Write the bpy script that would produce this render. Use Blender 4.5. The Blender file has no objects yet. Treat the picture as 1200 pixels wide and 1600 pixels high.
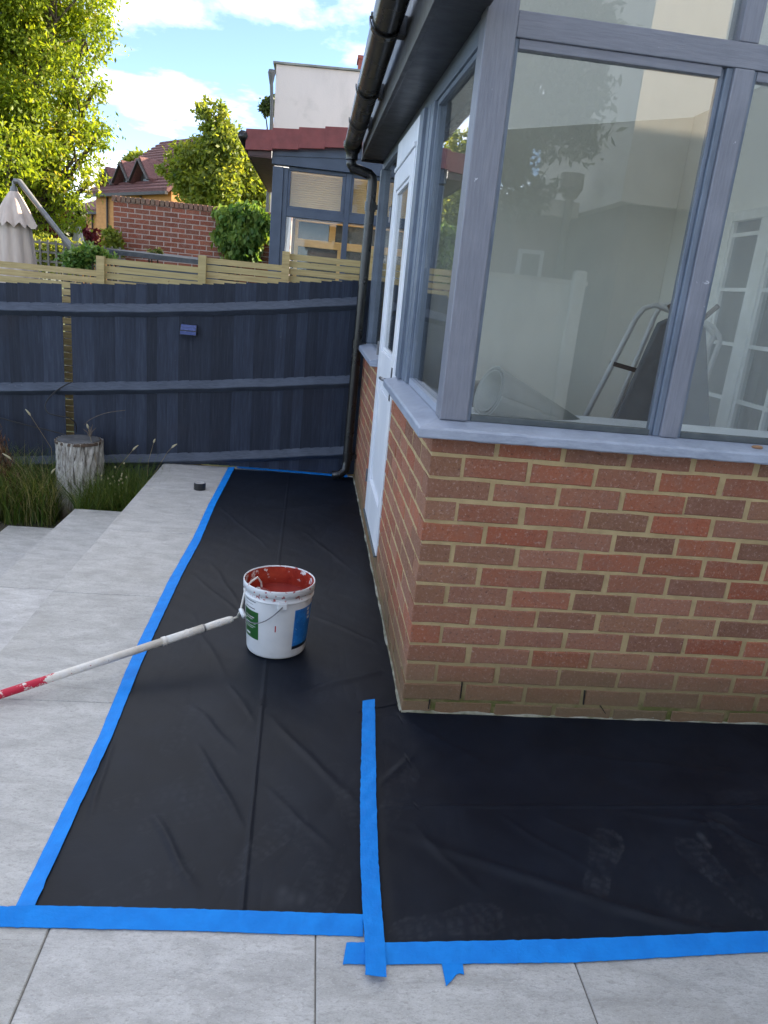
import bpy, math, random
import numpy as np
from mathutils import Vector, Matrix
random.seed(11)
rng = np.random.default_rng(11)
sc = bpy.context.scene
col = sc.collection

# ------------------------------------------------------------------ camera
CAM = np.array([-0.394, -2.288, 1.438])
FOC = 1142.9                                   # focal length in pixels of the 1200x1600 photograph
RM = np.array([[0.99193155, -0.08499346, 0.09406336],
               [0.06512659, -0.29494807, -0.95329123],
               [0.10876732, 0.95172567, -0.28703296]])   # rows: right, down, forward
cd = bpy.data.cameras.new('camera')
cam = bpy.data.objects.new('camera', cd)
col.objects.link(cam)
cd.sensor_fit = 'VERTICAL'
cd.sensor_height = 36.0
cd.sensor_width = 27.0
cd.lens = FOC / 1600 * 36.0
cd.clip_start = 0.05
cd.clip_end = 3000
cam.matrix_world = Matrix(((RM[0][0], -RM[1][0], -RM[2][0], CAM[0]),
                           (RM[0][1], -RM[1][1], -RM[2][1], CAM[1]),
                           (RM[0][2], -RM[1][2], -RM[2][2], CAM[2]), (0, 0, 0, 1)))
sc.camera = cam
sc.render.resolution_x = 768
sc.render.resolution_y = 1024

# ------------------------------------------------------------------ sky, sun, exposure
SUN_AZ, SUN_EL = 66.0, 25.0                    # degrees from +Y towards +X, and above the horizon
wd = bpy.data.worlds.new('World')
sc.world = wd
wd.use_nodes = True
nt = wd.node_tree
nt.nodes.clear()
def wn(t, **kw):
    n = nt.nodes.new(t)
    for k, v in kw.items():
        setattr(n, k, v)
    return n
sky = wn('ShaderNodeTexSky', sky_type='NISHITA', sun_disc=False)
sky.sun_elevation = math.radians(SUN_EL)
sky.sun_rotation = math.radians(SUN_AZ)
sky.air_density = 0.52
sky.dust_density = 0.0
sky.ozone_density = 1.2
tc = wn('ShaderNodeTexCoord')
sep = wn('ShaderNodeSeparateXYZ')
nt.links.new(tc.outputs['Generated'], sep.inputs[0])
zz = wn('ShaderNodeMath', operation='ADD'); zz.inputs[1].default_value = 0.22
nt.links.new(sep.outputs['Z'], zz.inputs[0])
dv = wn('ShaderNodeVectorMath', operation='DIVIDE')
cmb = wn('ShaderNodeCombineXYZ')
for i in range(3):
    nt.links.new(zz.outputs[0], cmb.inputs[i])
nt.links.new(tc.outputs['Generated'], dv.inputs[0])
nt.links.new(cmb.outputs[0], dv.inputs[1])
mp = wn('ShaderNodeMapping')
mp.inputs['Location'].default_value = (1.36, 5.71, 7.81)
mp.inputs['Scale'].default_value = (1.0, 1.0, 0.5)
nt.links.new(dv.outputs[0], mp.inputs[0])
nz = wn('ShaderNodeTexNoise')
nz.inputs['Scale'].default_value = 1.1
nz.inputs['Detail'].default_value = 9
nz.inputs['Roughness'].default_value = 0.56
nz.inputs['Distortion'].default_value = 0.25
nt.links.new(mp.outputs[0], nz.inputs['Vector'])
rp = wn('ShaderNodeValToRGB')
rp.color_ramp.elements[0].position = 0.47
rp.color_ramp.elements[1].position = 0.69
nt.links.new(nz.outputs['Fac'], rp.inputs[0])
mx = wn('ShaderNodeMix', data_type='RGBA')
nt.links.new(rp.outputs[0], mx.inputs[0])
nt.links.new(sky.outputs[0], mx.inputs[6])
mx.inputs[7].default_value = (10.0, 10.05, 10.2, 1)
bg = wn('ShaderNodeBackground')
bg.inputs['Strength'].default_value = 0.11
nt.links.new(mx.outputs[2], bg.inputs['Color'])
wo = wn('ShaderNodeOutputWorld')
nt.links.new(bg.outputs[0], wo.inputs['Surface'])

sl = bpy.data.lights.new('sun', 'SUN')
sl.energy = 5.0
sl.angle = math.radians(0.5)
sl.color = (1.0, 0.86, 0.66)
sun = bpy.data.objects.new('sun', sl)
col.objects.link(sun)
_a, _e = math.radians(SUN_AZ), math.radians(SUN_EL)
SUNV = Vector((math.sin(_a) * math.cos(_e), math.cos(_a) * math.cos(_e), math.sin(_e)))
sun.rotation_euler = SUNV.to_track_quat('Z', 'Y').to_euler()
sun.location = (20, 20, 30)
vs = sc.view_settings
vs.view_transform = 'Standard'
vs.look = 'None'
vs.gamma = 1.0
vs.use_curve_mapping = False
vs.exposure = 2.08
vs.use_white_balance = True
vs.white_balance_temperature = 6750
vs.white_balance_tint = 10
sc.cycles.max_bounces = 8
sc.cycles.use_adaptive_sampling = True
sc.cycles.adaptive_threshold = 0.015
sc.cycles.transparent_max_bounces = 24
sc.cycles.use_denoising = True

# ------------------------------------------------------------------ pixel -> place helpers
def ray(u, v):
    return RM.T @ np.array([(u - 600) / FOC, (v - 800) / FOC, 1.0])
def on(axis, val, u, v):
    d = ray(u, v)
    return Vector(CAM + d * ((val - CAM[axis]) / d[axis]))
def onX(x, u, v): return on(0, x, u, v)
def onY(y, u, v): return on(1, y, u, v)
def onZ(z, u, v): return on(2, z, u, v)

# ------------------------------------------------------------------ mesh helpers
ORG = {}
class MB:
    def __init__(s):
        s.v = []; s.f = []
    def add(s, vs_, fs):
        o = len(s.v)
        s.v += [tuple(p) for p in vs_]
        s.f += [tuple(i + o for i in q) for q in fs]
        return s
    def box(s, x0, x1, y0, y1, z0, z1):
        return s.add([(x0, y0, z0), (x1, y0, z0), (x1, y1, z0), (x0, y1, z0), (x0, y0, z1), (x1, y0, z1), (x1, y1, z1), (x0, y1, z1)],
                     [(0, 3, 2, 1), (4, 5, 6, 7), (0, 1, 5, 4), (1, 2, 6, 5), (2, 3, 7, 6), (3, 0, 4, 7)])
    def prism(s, pts, ext):
        n = len(pts); e = Vector(ext)
        a = [Vector(p) for p in pts]; b = [p + e for p in a]
        return s.add(a + b, [tuple(range(n - 1, -1, -1)), tuple(range(n, 2 * n))] + [(i, (i + 1) % n, n + (i + 1) % n, n + i) for i in range(n)])
    def bar(s, p, q, w, h, up=(0, 0, 1)):
        p = Vector(p); q = Vector(q); d = (q - p).normalized()
        u = Vector(up); sx = d.cross(u).normalized() * (w / 2); sy = sx.cross(d).normalized() * (h / 2)
        return s.prism([p - sx - sy, p + sx - sy, p + sx + sy, p - sx + sy], q - p)
    def tube(s, path, r, n=10, cap=True):
        path = [Vector(p) for p in path]; m = len(path)
        rr = r if isinstance(r, (list, tuple)) else [r] * m
        vv = []; ff = []
        t0 = (path[1] - path[0]).normalized()
        ref = Vector((0, 0, 1)) if abs(t0.z) < .9 else Vector((1, 0, 0))
        u = t0.cross(ref).normalized()
        for i, p in enumerate(path):
            t = (path[min(i + 1, m - 1)] - path[max(i - 1, 0)]).normalized()
            u = (u - t * u.dot(t)).normalized(); w = t.cross(u)
            for k in range(n):
                a = 2 * math.pi * k / n
                vv.append(p + (u * math.cos(a) + w * math.sin(a)) * rr[i])
        for i in range(m - 1):
            for k in range(n):
                k2 = (k + 1) % n
                ff.append((i * n + k, i * n + k2, (i + 1) * n + k2, (i + 1) * n + k))
        if cap:
            ff.append(tuple(range(n - 1, -1, -1))); ff.append(tuple((m - 1) * n + k for k in range(n)))
        return s.add(vv, ff)
    def lathe(s, prof, c, n=40, a0=0, a1=2 * math.pi, close=True):
        c = Vector(c); vv = []; ff = []; full = abs(a1 - a0 - 2 * math.pi) < 1e-6
        cols = n if full else n + 1
        for r, z in prof:
            for k in range(cols):
                a = a0 + (a1 - a0) * k / n
                vv.append((c.x + r * math.cos(a), c.y + r * math.sin(a), c.z + z))
        for i in range(len(prof) - 1):
            for k in range(n):
                k2 = (k + 1) % cols
                ff.append((i * cols + k, i * cols + k2, (i + 1) * cols + k2, (i + 1) * cols + k))
        return s.add(vv, ff)
    def build(s, name, m, parent=None, smooth=False, bevel=0, label=None):
        me = bpy.data.meshes.new(name)
        if parent is None:
            a = np.array(s.v); org = Vector(((a[:, 0].min() + a[:, 0].max()) / 2, (a[:, 1].min() + a[:, 1].max()) / 2, a[:, 2].min()))
        else:
            org = ORG[parent.name]
        me.from_pydata([(x - org.x, y - org.y, z - org.z) for x, y, z in s.v], [], s.f)
        me.update()
        me.materials.append(m)
        if smooth:
            me.shade_smooth()
        o = bpy.data.objects.new(name, me)
        col.objects.link(o)
        if parent is None:
            o.location = org
        else:
            o.parent = parent
        ORG[o.name] = org
        if bevel:
            b = o.modifiers.new('bevel', 'BEVEL'); b.width = bevel; b.segments = 2; b.limit_method = 'ANGLE'; b.angle_limit = math.radians(40)
        if label:
            o['label'] = label
        return o
def tag(o, label, cat, group=None, kind=None):
    if label: o['label'] = label
    if cat: o['category'] = cat
    if group: o['group'] = group
    if kind: o['kind'] = kind
    return o
def thing(name, loc, label, cat, group=None):
    o = bpy.data.objects.new(name, None)
    o.empty_display_size = 0.2
    col.objects.link(o)
    o.location = loc
    ORG[o.name] = Vector(loc)
    return tag(o, label, cat, group)
def struct(o):
    o['kind'] = 'structure'
    return o
def inst(name, me, loc, parent, rotz=0, scale=None, color=None):
    o = bpy.data.objects.new(name, me)
    col.objects.link(o)
    o.parent = parent
    o.location = Vector(loc) - ORG[parent.name]
    o.rotation_euler = (0, 0, rotz)
    if scale: o.scale = scale
    if color: o.color = color
    ORG[o.name] = Vector(loc)
    return o
def np_mesh(name, V, F, m, parent=None, org=None, smooth=False):
    me = bpy.data.meshes.new(name)
    V = np.asarray(V, dtype=np.float32); F = np.asarray(F, dtype=np.int32)
    if parent is not None: org = np.array(ORG[parent.name])
    elif org is None: org = np.array([V[:, 0].mean(), V[:, 1].mean(), V[:, 2].min()])
    V = V - np.asarray(org, dtype=np.float32)
    k = F.shape[1]
    me.vertices.add(len(V)); me.vertices.foreach_set('co', V.ravel())
    me.loops.add(F.size); me.loops.foreach_set('vertex_index', F.ravel())
    me.polygons.add(len(F))
    me.polygons.foreach_set('loop_start', np.arange(len(F), dtype=np.int32) * k)
    me.polygons.foreach_set('loop_total', np.full(len(F), k, dtype=np.int32))
    me.update(calc_edges=True)
    me.materials.append(m)
    if smooth: me.shade_smooth()
    o = bpy.data.objects.new(name, me)
    col.objects.link(o)
    if parent is not None: o.parent = parent
    else: o.location = Vector([float(q) for q in org])
    ORG[o.name] = Vector([float(q) for q in org])
    return o

# ------------------------------------------------------------------ materials
class N:
    """small node-tree writer"""
    def __init__(s, name):
        s.m = bpy.data.materials.new(name); s.m.use_nodes = True
        s.t = s.m.node_tree; s.t.nodes.clear()
        s.out = s.t.nodes.new('ShaderNodeOutputMaterial')
        s.geo = s.t.nodes.new('ShaderNodeNewGeometry')
    def n(s, t, **kw):
        q = s.t.nodes.new(t)
        for k, v in kw.items(): setattr(q, k, v)
        return q
    def l(s, a, b): s.t.links.new(a, b)
    def pos(s, scale=(1, 1, 1), rot=(0, 0, 0), loc=(0, 0, 0)):
        q = s.n('ShaderNodeMapping'); q.inputs['Scale'].default_value = scale; q.inputs['Rotation'].default_value = rot; q.inputs['Location'].default_value = loc
        s.l(s.geo.outputs['Position'], q.inputs[0]); return q.outputs[0]
    def noise(s, vec, scale, detail=5, rough=.55, dist=0):
        q = s.n('ShaderNodeTexNoise'); q.inputs['Scale'].default_value = scale; q.inputs['Detail'].default_value = detail
        q.inputs['Roughness'].default_value = rough; q.inputs['Distortion'].default_value = dist
        s.l(vec, q.inputs['Vector']); return q.outputs['Fac']
    def ramp(s, fac, stops):
        q = s.n('ShaderNodeValToRGB'); e = q.color_ramp.elements
        while len(e) < len(stops): e.new(0.5)
        for el, (p, c) in zip(e, stops):
            el.position = p; el.color = (*c, 1) if len(c) == 3 else c
        s.l(fac, q.inputs[0]); return q.outputs[0]
    def step(s, fac, a, b):
        q = s.n('ShaderNodeMapRange'); q.interpolation_type = 'SMOOTHSTEP'
        q.inputs[1].default_value = a; q.inputs[2].default_value = b
        s.l(fac, q.inputs[0]); return q.outputs[0]
    def mix(s, fac, a, b, mode='MIX'):
        q = s.n('ShaderNodeMix', data_type='RGBA', blend_type=mode)
        for sock, v in ((0, fac), (6, a), (7, b)):
            if isinstance(v, (int, float)): q.inputs[sock].default_value = v
            elif isinstance(v, tuple): q.inputs[sock].default_value = (*v, 1)
            else: s.l(v, q.inputs[sock])
        return q.outputs[2]
    def math(s, op, a, b=None):
        q = s.n('ShaderNodeMath', operation=op)
        for i, v in enumerate((a, b)):
            if v is None: continue
            if isinstance(v, (int, float)): q.inputs[i].default_value = v
            else: s.l(v, q.inputs[i])
        return q.outputs[0]
    def bump(s, h, strength=.3, dist=.01, prev=None):
        q = s.n('ShaderNodeBump'); q.inputs['Strength'].default_value = strength; q.inputs['Distance'].default_value = dist
        s.l(h, q.inputs['Height'])
        if prev is not None: s.l(prev, q.inputs['Normal'])
        return q.outputs[0]
    def bsdf(s, color, rough=.6, normal=None, metal=0, spec=.5, **kw):
        q = s.n('ShaderNodeBsdfPrincipled')
        for k, v in (('Base Color', color), ('Roughness', rough), ('Metallic', metal), ('Specular IOR Level', spec)):
            if isinstance(v, (int, float)): q.inputs[k].default_value = v
            elif isinstance(v, tuple): q.inputs[k].default_value = (*v, 1)
            else: s.l(v, q.inputs[k])
        for k, v in kw.items(): q.inputs[k.replace('_', ' ')].default_value = v
        if normal is not None: s.l(normal, q.inputs['Normal'])
        s.l(q.outputs[0], s.out.inputs[0])
        return q
    def z(s):
        q = s.n('ShaderNodeSeparateXYZ'); s.l(s.geo.outputs['Position'], q.inputs[0]); return q.outputs['Z']

def simple(name, c1, c2=None, scale=8, rough=.6, bump=.15, bscale=60, metal=0, spec=.5, bdist=.004, stretch=(1, 1, 1)):
    k = N(name); c2 = c2 or tuple(x * .8 for x in c1)
    p = k.pos(stretch)
    c = k.mix(k.step(k.noise(p, scale, 6), .3, .7), c1, c2)
    nr = k.bump(k.noise(p, bscale, 4), bump, bdist) if bump else None
    rg = k.math('ADD', k.math('MULTIPLY', k.noise(p, scale * 2.3, 4), .25), rough - .12)
    k.bsdf(c, rg, nr, metal, spec)
    return k.m

def wood_paint(name, c1, c2, rough=.45, grain=(14, 14, 1.0), bump=.35, chips=None, spec=.5):
    k = N(name)
    p = k.pos(grain)
    g = k.noise(p, 9, 6, .65)
    c = k.mix(k.step(g, .3, .72), c1, c2)
    bl = k.noise(k.pos((1, 1, 1)), 3.5, 5)
    c = k.mix(k.math('MULTIPLY', k.step(bl, .45, .75), .5), c, tuple(min(1, x * 1.35) for x in c2))
    if chips:
        ch = k.step(k.noise(k.pos((1, 1, 1)), 42, 3, .7), .70, .73)
        ch = k.math('MULTIPLY', ch, k.step(k.noise(k.pos((1, 1, 1)), 4.7, 2), .5, .6))
        c = k.mix(ch, c, chips)
    nr = k.bump(g, bump, .003)
    nr = k.bump(k.noise(k.pos(), 130, 3), .12, .002, nr)
    k.bsdf(c, k.math('ADD', k.math('MULTIPLY', g, .3), rough - .15), nr, 0, spec)
    return k.m

MAT = {}
def brick_mat(name, moss=True, far=False):
    k = N(name)
    oi = k.n('ShaderNodeObjectInfo')
    p = k.pos()
    base = oi.outputs['Color']
    n1 = k.noise(p, 16, 6, .6)
    c = k.mix(k.math('MULTIPLY', k.step(n1, .42, .70), .50), base, (.27, .145, .105))
    n2 = k.noise(p, 85, 6, .8)
    c = k.mix(k.math('MULTIPLY', k.step(n2, .52, .68), .9), c, (.46, .31, .255))
    c = k.mix(k.math('MULTIPLY', k.step(k.noise(k.pos(loc=(2, 1, 5)), 95, 6, .8), .54, .68), .9), c, (.085, .045, .038))
    n3 = k.noise(k.pos((1, 1, 1), loc=(4, 3, 1)), 7, 4)
    c = k.mix(k.math('MULTIPLY', k.step(n3, .55, .8), .35), c, (.17, .08, .07))
    if moss:
        zf = k.step(k.math('ADD', k.z(), k.math('MULTIPLY', n1, .16)), .40, .10)
        c = k.mix(k.math('MULTIPLY', zf, .72), c, (.145, .12, .068))
        wf = k.math('MULTIPLY', k.step(k.noise(p, 24, 5, .7), .66, .76), k.step(k.z(), .40, .05))
        c = k.mix(k.math('MULTIPLY', wf, .7), c, (.42, .40, .36))
    nr = k.bump(n1, .5, .008)
    nr = k.bump(n2, .8, .004, nr)
    k.bsdf(c, .85, nr, 0, .2)
    return k.m
def mortar_mat(name, c1, c2, moss=True):
    k = N(name); p = k.pos()
    n1 = k.noise(p, 12, 5)
    c = k.mix(k.step(n1, .3, .7), c1, c2)
    n2 = k.noise(p, 230, 4, .7)
    c = k.mix(k.step(n2, .6, .75), c, tuple(x * .6 for x in c1))
    if moss:
        zf = k.step(k.math('ADD', k.z(), k.math('MULTIPLY', n1, .16)), .42, .08)
        c = k.mix(k.math('MULTIPLY', zf, .7), c, (.12, .105, .05))
        g = k.math('MULTIPLY', k.step(k.noise(p, 9, 4), .42, .6), k.step(k.z(), .10, .03))
        c = k.mix(g, c, (.10, .11, .03))
    nr = k.bump(n2, .7, .004)
    nr = k.bump(k.noise(p, 60, 4), .6, .006, nr)
    k.bsdf(c, .9, nr, 0, .2)
    return k.m
MAT['brick'] = brick_mat('brick')
MAT['brick_plain'] = brick_mat('brick_plain', moss=False)
MAT['mortar'] = mortar_mat('mortar', (.50, .38, .205), (.40, .295, .155))
MAT['mortar_pale'] = mortar_mat('mortar_pale', (.52, .43, .38), (.42, .34, .30), moss=False)

def slab_mat():
    k = N('porcelain_paving')
    oi = k.n('ShaderNodeObjectInfo')
    off = k.n('ShaderNodeVectorMath', operation='SCALE'); off.inputs['Scale'].default_value = 7.0
    cx = k.n('ShaderNodeCombineXYZ'); k.l(oi.outputs['Random'], cx.inputs[0]); k.l(oi.outputs['Random'], cx.inputs[1])
    k.l(cx.outputs[0], off.inputs[0])
    ad = k.n('ShaderNodeVectorMath', operation='ADD'); k.l(k.geo.outputs['Position'], ad.inputs[0]); k.l(off.outputs[0], ad.inputs[1])
    mp_ = k.n('ShaderNodeMapping'); mp_.inputs['Rotation'].default_value = (0, 0, .6); mp_.inputs['Scale'].default_value = (1, 2.2, 1)
    k.l(ad.outputs[0], mp_.inputs[0]); p = mp_.outputs[0]
    n1 = k.noise(p, 7, 9, .66, .6)
    n2 = k.noise(p, 55, 6, .7, .4)
    n3 = k.noise(p, 190, 4, .75)
    c = k.ramp(n1, [(.28, (.33, .325, .315)), (.5, (.45, .445, .435)), (.72, (.57, .565, .555))])
    c = k.mix(k.math('MULTIPLY', k.step(n2, .47, .70), .62), c, (.27, .26, .245))
    c = k.mix(k.math('MULTIPLY', k.step(n3, .52, .68), .55), c, (.21, .20, .19))
    c = k.mix(k.math('MULTIPLY', k.step(k.noise(p, 130, 4, .7), .56, .70), .5), c, (.70, .69, .675))
    st = k.noise(k.pos((1, 1, 1), loc=(3, 9, 0)), 2.2, 6, .6)
    c = k.mix(k.math('MULTIPLY', k.step(st, .52, .75), .35), c, (.33, .31, .275))
    c = k.mix(1.0, c, k.ramp(oi.outputs['Random'], [(0, (.92, .92, .91)), (1, (1.06, 1.06, 1.07))]), 'MULTIPLY')
    nr = k.bump(n1, .45, .012)
    nr = k.bump(n2, .7, .005, nr)
    nr = k.bump(n3, .25, .0015, nr)
    k.bsdf(c, .55, nr, 0, .45)
    return k.m
MAT['slab'] = slab_mat()
MAT['grout'] = simple('grout', (.20, .19, .175), (.12, .115, .105), 20, .9, .4, 90)
MAT['frame'] = wood_paint('slate_blue_frame_paint', (.168, .178, .215), (.212, .222, .262), .40, (16, 16, 1.2), .35, (.50, .52, .58))
MAT['frame_h'] = wood_paint('slate_blue_transom_paint', (.168, .178, .215), (.212, .222, .262), .40, (1.2, 16, 16), .35, (.50, .52, .58))
MAT['bead'] = wood_paint('blue_grey_bead_paint', (.105, .135, .18), (.16, .195, .25), .42, (16, 16, 1.2), .3)
MAT['sill'] = wood_paint('blue_grey_sill_paint', (.26, .295, .37), (.345, .385, .465), .34, (3, 3, 12), .5, (.7, .7, .72))
MAT['gasket'] = simple('dark_gasket', (.055, .068, .075), (.09, .105, .11), 12, .5, .1)
MAT['white_paint'] = wood_paint('white_gloss_paint', (.70, .73, .78), (.78, .80, .84), .35, (10, 10, 1), .12)
MAT['black_paint'] = simple('black_gloss_paint', (.009, .009, .012), (.020, .019, .023), 6, .42, .25, 26, bdist=.006)
MAT['pvc'] = simple('black_pvc', (.008, .008, .009), (.010, .010, .011), 1.5, .27, 0)
MAT['fence'] = None
def glass_mat(name, f0=.06, tint=(.93, .95, .95), dirt=.05):
    k = N(name)
    lw = k.n('ShaderNodeLayerWeight'); lw.inputs['Blend'].default_value = .5
    f = k.math('ADD', k.math('MULTIPLY', k.math('POWER', lw.outputs['Facing'], 5.0), 1 - f0), f0)
    tr = k.n('ShaderNodeBsdfTransparent'); tr.inputs[0].default_value = (*tint, 1)
    gl = k.n('ShaderNodeBsdfGlossy'); gl.inputs['Roughness'].default_value = .004
    nr = k.bump(k.noise(k.pos(), 1.6, 2), .03, .02); k.l(nr, gl.inputs['Normal'])
    m1 = k.n('ShaderNodeMixShader'); k.l(f, m1.inputs[0]); k.l(tr.outputs[0], m1.inputs[1]); k.l(gl.outputs[0], m1.inputs[2])
    df = k.n('ShaderNodeBsdfDiffuse'); df.inputs[0].default_value = (.55, .58, .56, 1)
    d = k.math('MULTIPLY', k.step(k.noise(k.pos((1, 1, .35)), 5, 6, .65), .35, .9), dirt)
    m2 = k.n('ShaderNodeMixShader'); k.l(d, m2.inputs[0]); k.l(m1.outputs[0], m2.inputs[1]); k.l(df.outputs[0], m2.inputs[2])
    k.l(m2.outputs[0], k.out.inputs[0])
    return k.m
MAT['glass'] = glass_mat('window_glass', .105)
MAT['glass_dark'] = glass_mat('neighbour_glass', .035, (.96, .96, .95), .02)
def poly_mat(name='opal_polycarbonate', fac=.75, c=(.68, .68, .64)):
    k = N(name)
    tr = k.n('ShaderNodeBsdfDiffuse'); tr.inputs[0].default_value = (.75, .77, .77, 1)
    tl = k.n('ShaderNodeBsdfTranslucent'); tl.inputs[0].default_value = (*c, 1)
    m1 = k.n('ShaderNodeMixShader'); m1.inputs[0].default_value = fac
    k.l(tr.outputs[0], m1.inputs[1]); k.l(tl.outputs[0], m1.inputs[2]); k.l(m1.outputs[0], k.out.inputs[0])
    return k.m
MAT['poly'] = poly_mat()
MAT['daylight_poly'] = poly_mat('daylight_passing_roof', .95, (.95, .95, .93))  # made-up roof sheet that lets daylight into the neighbouring conservatory
def leaf_mat(name, cols, trans=.45, rough=.5):
    k = N(name)
    at = k.n('ShaderNodeAttribute'); at.attribute_name = 'tint'
    c = k.ramp(at.outputs['Fac'], cols)
    d = k.n('ShaderNodeBsdfPrincipled'); d.inputs['Roughness'].default_value = rough; d.inputs['Specular IOR Level'].default_value = .35
    k.l(c, d.inputs['Base Color'])
    t = k.n('ShaderNodeBsdfTranslucent')
    k.l(k.mix(1.0, c, (1.5, 1.35, .6), 'MULTIPLY'), t.inputs[0])
    m1 = k.n('ShaderNodeMixShader'); m1.inputs[0].default_value = trans
    k.l(d.outputs[0], m1.inputs[1]); k.l(t.outputs[0], m1.inputs[2]); k.l(m1.outputs[0], k.out.inputs[0])
    return k.m
MAT['leaf_ash'] = leaf_mat('ash_leaf', [(0, (.09, .15, .016)), (.35, (.16, .24, .022)), (.85, (.26, .32, .03)), (1, (.34, .28, .06))], .58)
MAT['leaf_mid'] = leaf_mat('maple_leaf', [(0, (.07, .12, .022)), (.5, (.14, .20, .034)), (1, (.26, .29, .05))], .55)
MAT['leaf_dark'] = leaf_mat('dark_leaf', [(0, (.015, .03, .010)), (.6, (.035, .06, .014)), (1, (.07, .10, .02))], .3)
MAT['leaf_ivy'] = leaf_mat('ivy_leaf', [(0, (.04, .10, .03)), (.5, (.09, .20, .05)), (1, (.22, .31, .07))], .4, .4)
MAT['leaf_red'] = leaf_mat('red_leaf', [(0, (.05, .008, .012)), (.7, (.14, .015, .03)), (1, (.30, .03, .05))], .35)
MAT['grass'] = leaf_mat('grass_blade', [(0, (.035, .07, .012)), (.5, (.075, .13, .024)), (.8, (.18, .19, .06)), (1, (.34, .30, .17))], .4)
MAT['dry'] = leaf_mat('dry_seed_stem', [(0, (.16, .11, .05)), (.6, (.34, .28, .16)), (1, (.52, .48, .34))], .3)
MAT['rust_plant'] = leaf_mat('rusty_dock', [(0, (.06, .03, .02)), (.6, (.17, .085, .05)), (1, (.24, .14, .08))], .25)
MAT['bark'] = simple('bark', (.10, .075, .05), (.05, .038, .028), 9, .9, .8, 20, bdist=.03, stretch=(3, 3, .6))

# ------------------------------------------------------------------ setting: ground and paving
g = MB(); g.box(-700, 700, -300, 1500, -1.2, -0.62)
MAT['soil'] = simple('soil', (.055, .045, .03), (.05, .07, .025), 1.5, .95, .8, 30, bdist=.02)
struct(g.build('ground', MAT['soil']))
lw_ = MB(); lw_.box(-40, 2.1, 3.9, 60, -.64, -.30)
MAT['lawn'] = simple('lawn', (.05, .085, .02), (.085, .11, .035), 3, .9, .8, 60, bdist=.03)
struct(lw_.build('lawn', MAT['lawn']))

def slab_mesh(w, d, t=.02, c=.0022):
    b = MB(); w2, d2 = w / 2, d / 2
    b.add([(-w2, -d2, -t), (w2, -d2, -t), (w2, d2, -t), (-w2, d2, -t),
           (-w2, -d2, -c), (w2, -d2, -c), (w2, d2, -c), (-w2, d2, -c),
           (-w2 + c, -d2 + c, 0), (w2 - c, -d2 + c, 0), (w2 - c, d2 - c, 0), (-w2 + c, d2 - c, 0)],
          [(0, 3, 2, 1), (8, 9, 10, 11)] + [(i, (i + 1) % 4, 4 + (i + 1) % 4, 4 + i) for i in range(4)] + [(4 + i, 4 + (i + 1) % 4, 8 + (i + 1) % 4, 8 + i) for i in range(4)])
    me = bpy.data.meshes.new('paving_slab'); me.from_pydata(b.v, [], b.f); me.materials.append(MAT['slab']); return me
pb = MB()
pb.box(-1.485, 7.2, -5.9, -.001, -.60, -.004).box(-1.485, -.03, 0.0, 3.415, -.60, -.004)
patio = struct(pb.build('patio', MAT['grout']))
SL = {}
def slab(x0, x1, y0, y1, z, parent):
    key = (round(x1 - x0, 3), round(y1 - y0, 3))
    if key not in SL: SL[key] = slab_mesh(key[0] - .0036, key[1] - .0036)
    o = inst('paving_slab', SL[key], ((x0 + x1) / 2, (y0 + y1) / 2, z + random.uniform(-.0006, .0006)), parent)
xs = [-1.505] + [-.901 + .5985 * i for i in range(14)]
ys = [-.905 - .9 * i for i in range(6)][::-1] + [-.003]
for i in range(len(xs) - 1):
    for j in range(len(ys) - 1):
        slab(xs[i], xs[i + 1], ys[j], ys[j + 1], 0, patio)
ys2 = [-.003, .893, 1.79, 2.688, 3.43]
xs2 = [-1.505, -.901, -.3025, -.02]
for i in range(3):
    for j in range(4):
        slab(xs2[i], xs2[i + 1], ys2[j], ys2[j + 1], 0, patio)
for nm, x0, x1, z, ye in (('step', -1.945, -1.487, -.17, 2.645), ('step', -2.41, -1.93, -.34, 2.70), ('step', -2.87, -2.395, -.51, 2.72)):
    b = MB(); b.box(x0 + .02, x1, -5.9, ye - .015, -.95, z - .004)
    st = struct(b.build(nm, MAT['grout']))
    yy = [-5.9, -5.0, -4.1, -3.2, -2.3, -1.4, -.5, .395, 1.29, 1.29 + .9, ye]
    for j in range(len(yy) - 1):
        slab(x0, x1 + .012, yy[j], yy[j + 1], z, st)
bed = MB(); bed.box(-6, -1.49, 2.6, 3.95, -.62, -.36)
struct(bed.build('planting_bed', MAT['soil']))

# ------------------------------------------------------------------ conservatory
SK = -.0058                                    # the side wall leans a hair out of square
WX = 2.18                                      # house wall
cons = thing('conservatory', (0, 0, 0), 'brick based conservatory with slate blue window frames and white side door', 'conservatory')
def brick_mesh(L, D=.1025, H=.065, seed=0):
    r = random.Random(seed); c = .0026; H -= .003
    def j(a=.0019): return r.uniform(-a, a)
    ox = [0, L * .35, L * .7, L, L, L * .66, L * .33, 0]
    oz = [0, 0, 0, 0, H, H, H, H]
    bev = [(c, c), (0, c), (0, c), (-c, c), (-c, -c), (0, -c), (0, -c), (c, -c)]
    ou = [(x + j(), z + j()) for x, z in zip(ox, oz)]
    v = [(x + bx, j(.0006), z + bz) for (x, z), (bx, bz) in zip(ou, bev)] + [(x, c, z) for x, z in ou] + [(x, D, z) for x, z in ou]
    f = [tuple(range(8))] + [(8 + i, 8 + (i + 1) % 8, (i + 1) % 8, i) for i in range(8)] + [(16 + i, 16 + (i + 1) % 8, 8 + (i + 1) % 8, 8 + i) for i in range(8)]
    me = bpy.data.meshes.new('brick'); me.from_pydata(v, [], f)
    return me
def brick_set(L, mat, n=7, D=.1025):
    out = []
    for i in range(n):
        me = brick_mesh(L, D, seed=i * 13 + int(L * 1000)); me.materials.append(mat); out.append(me)
    return out
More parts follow.
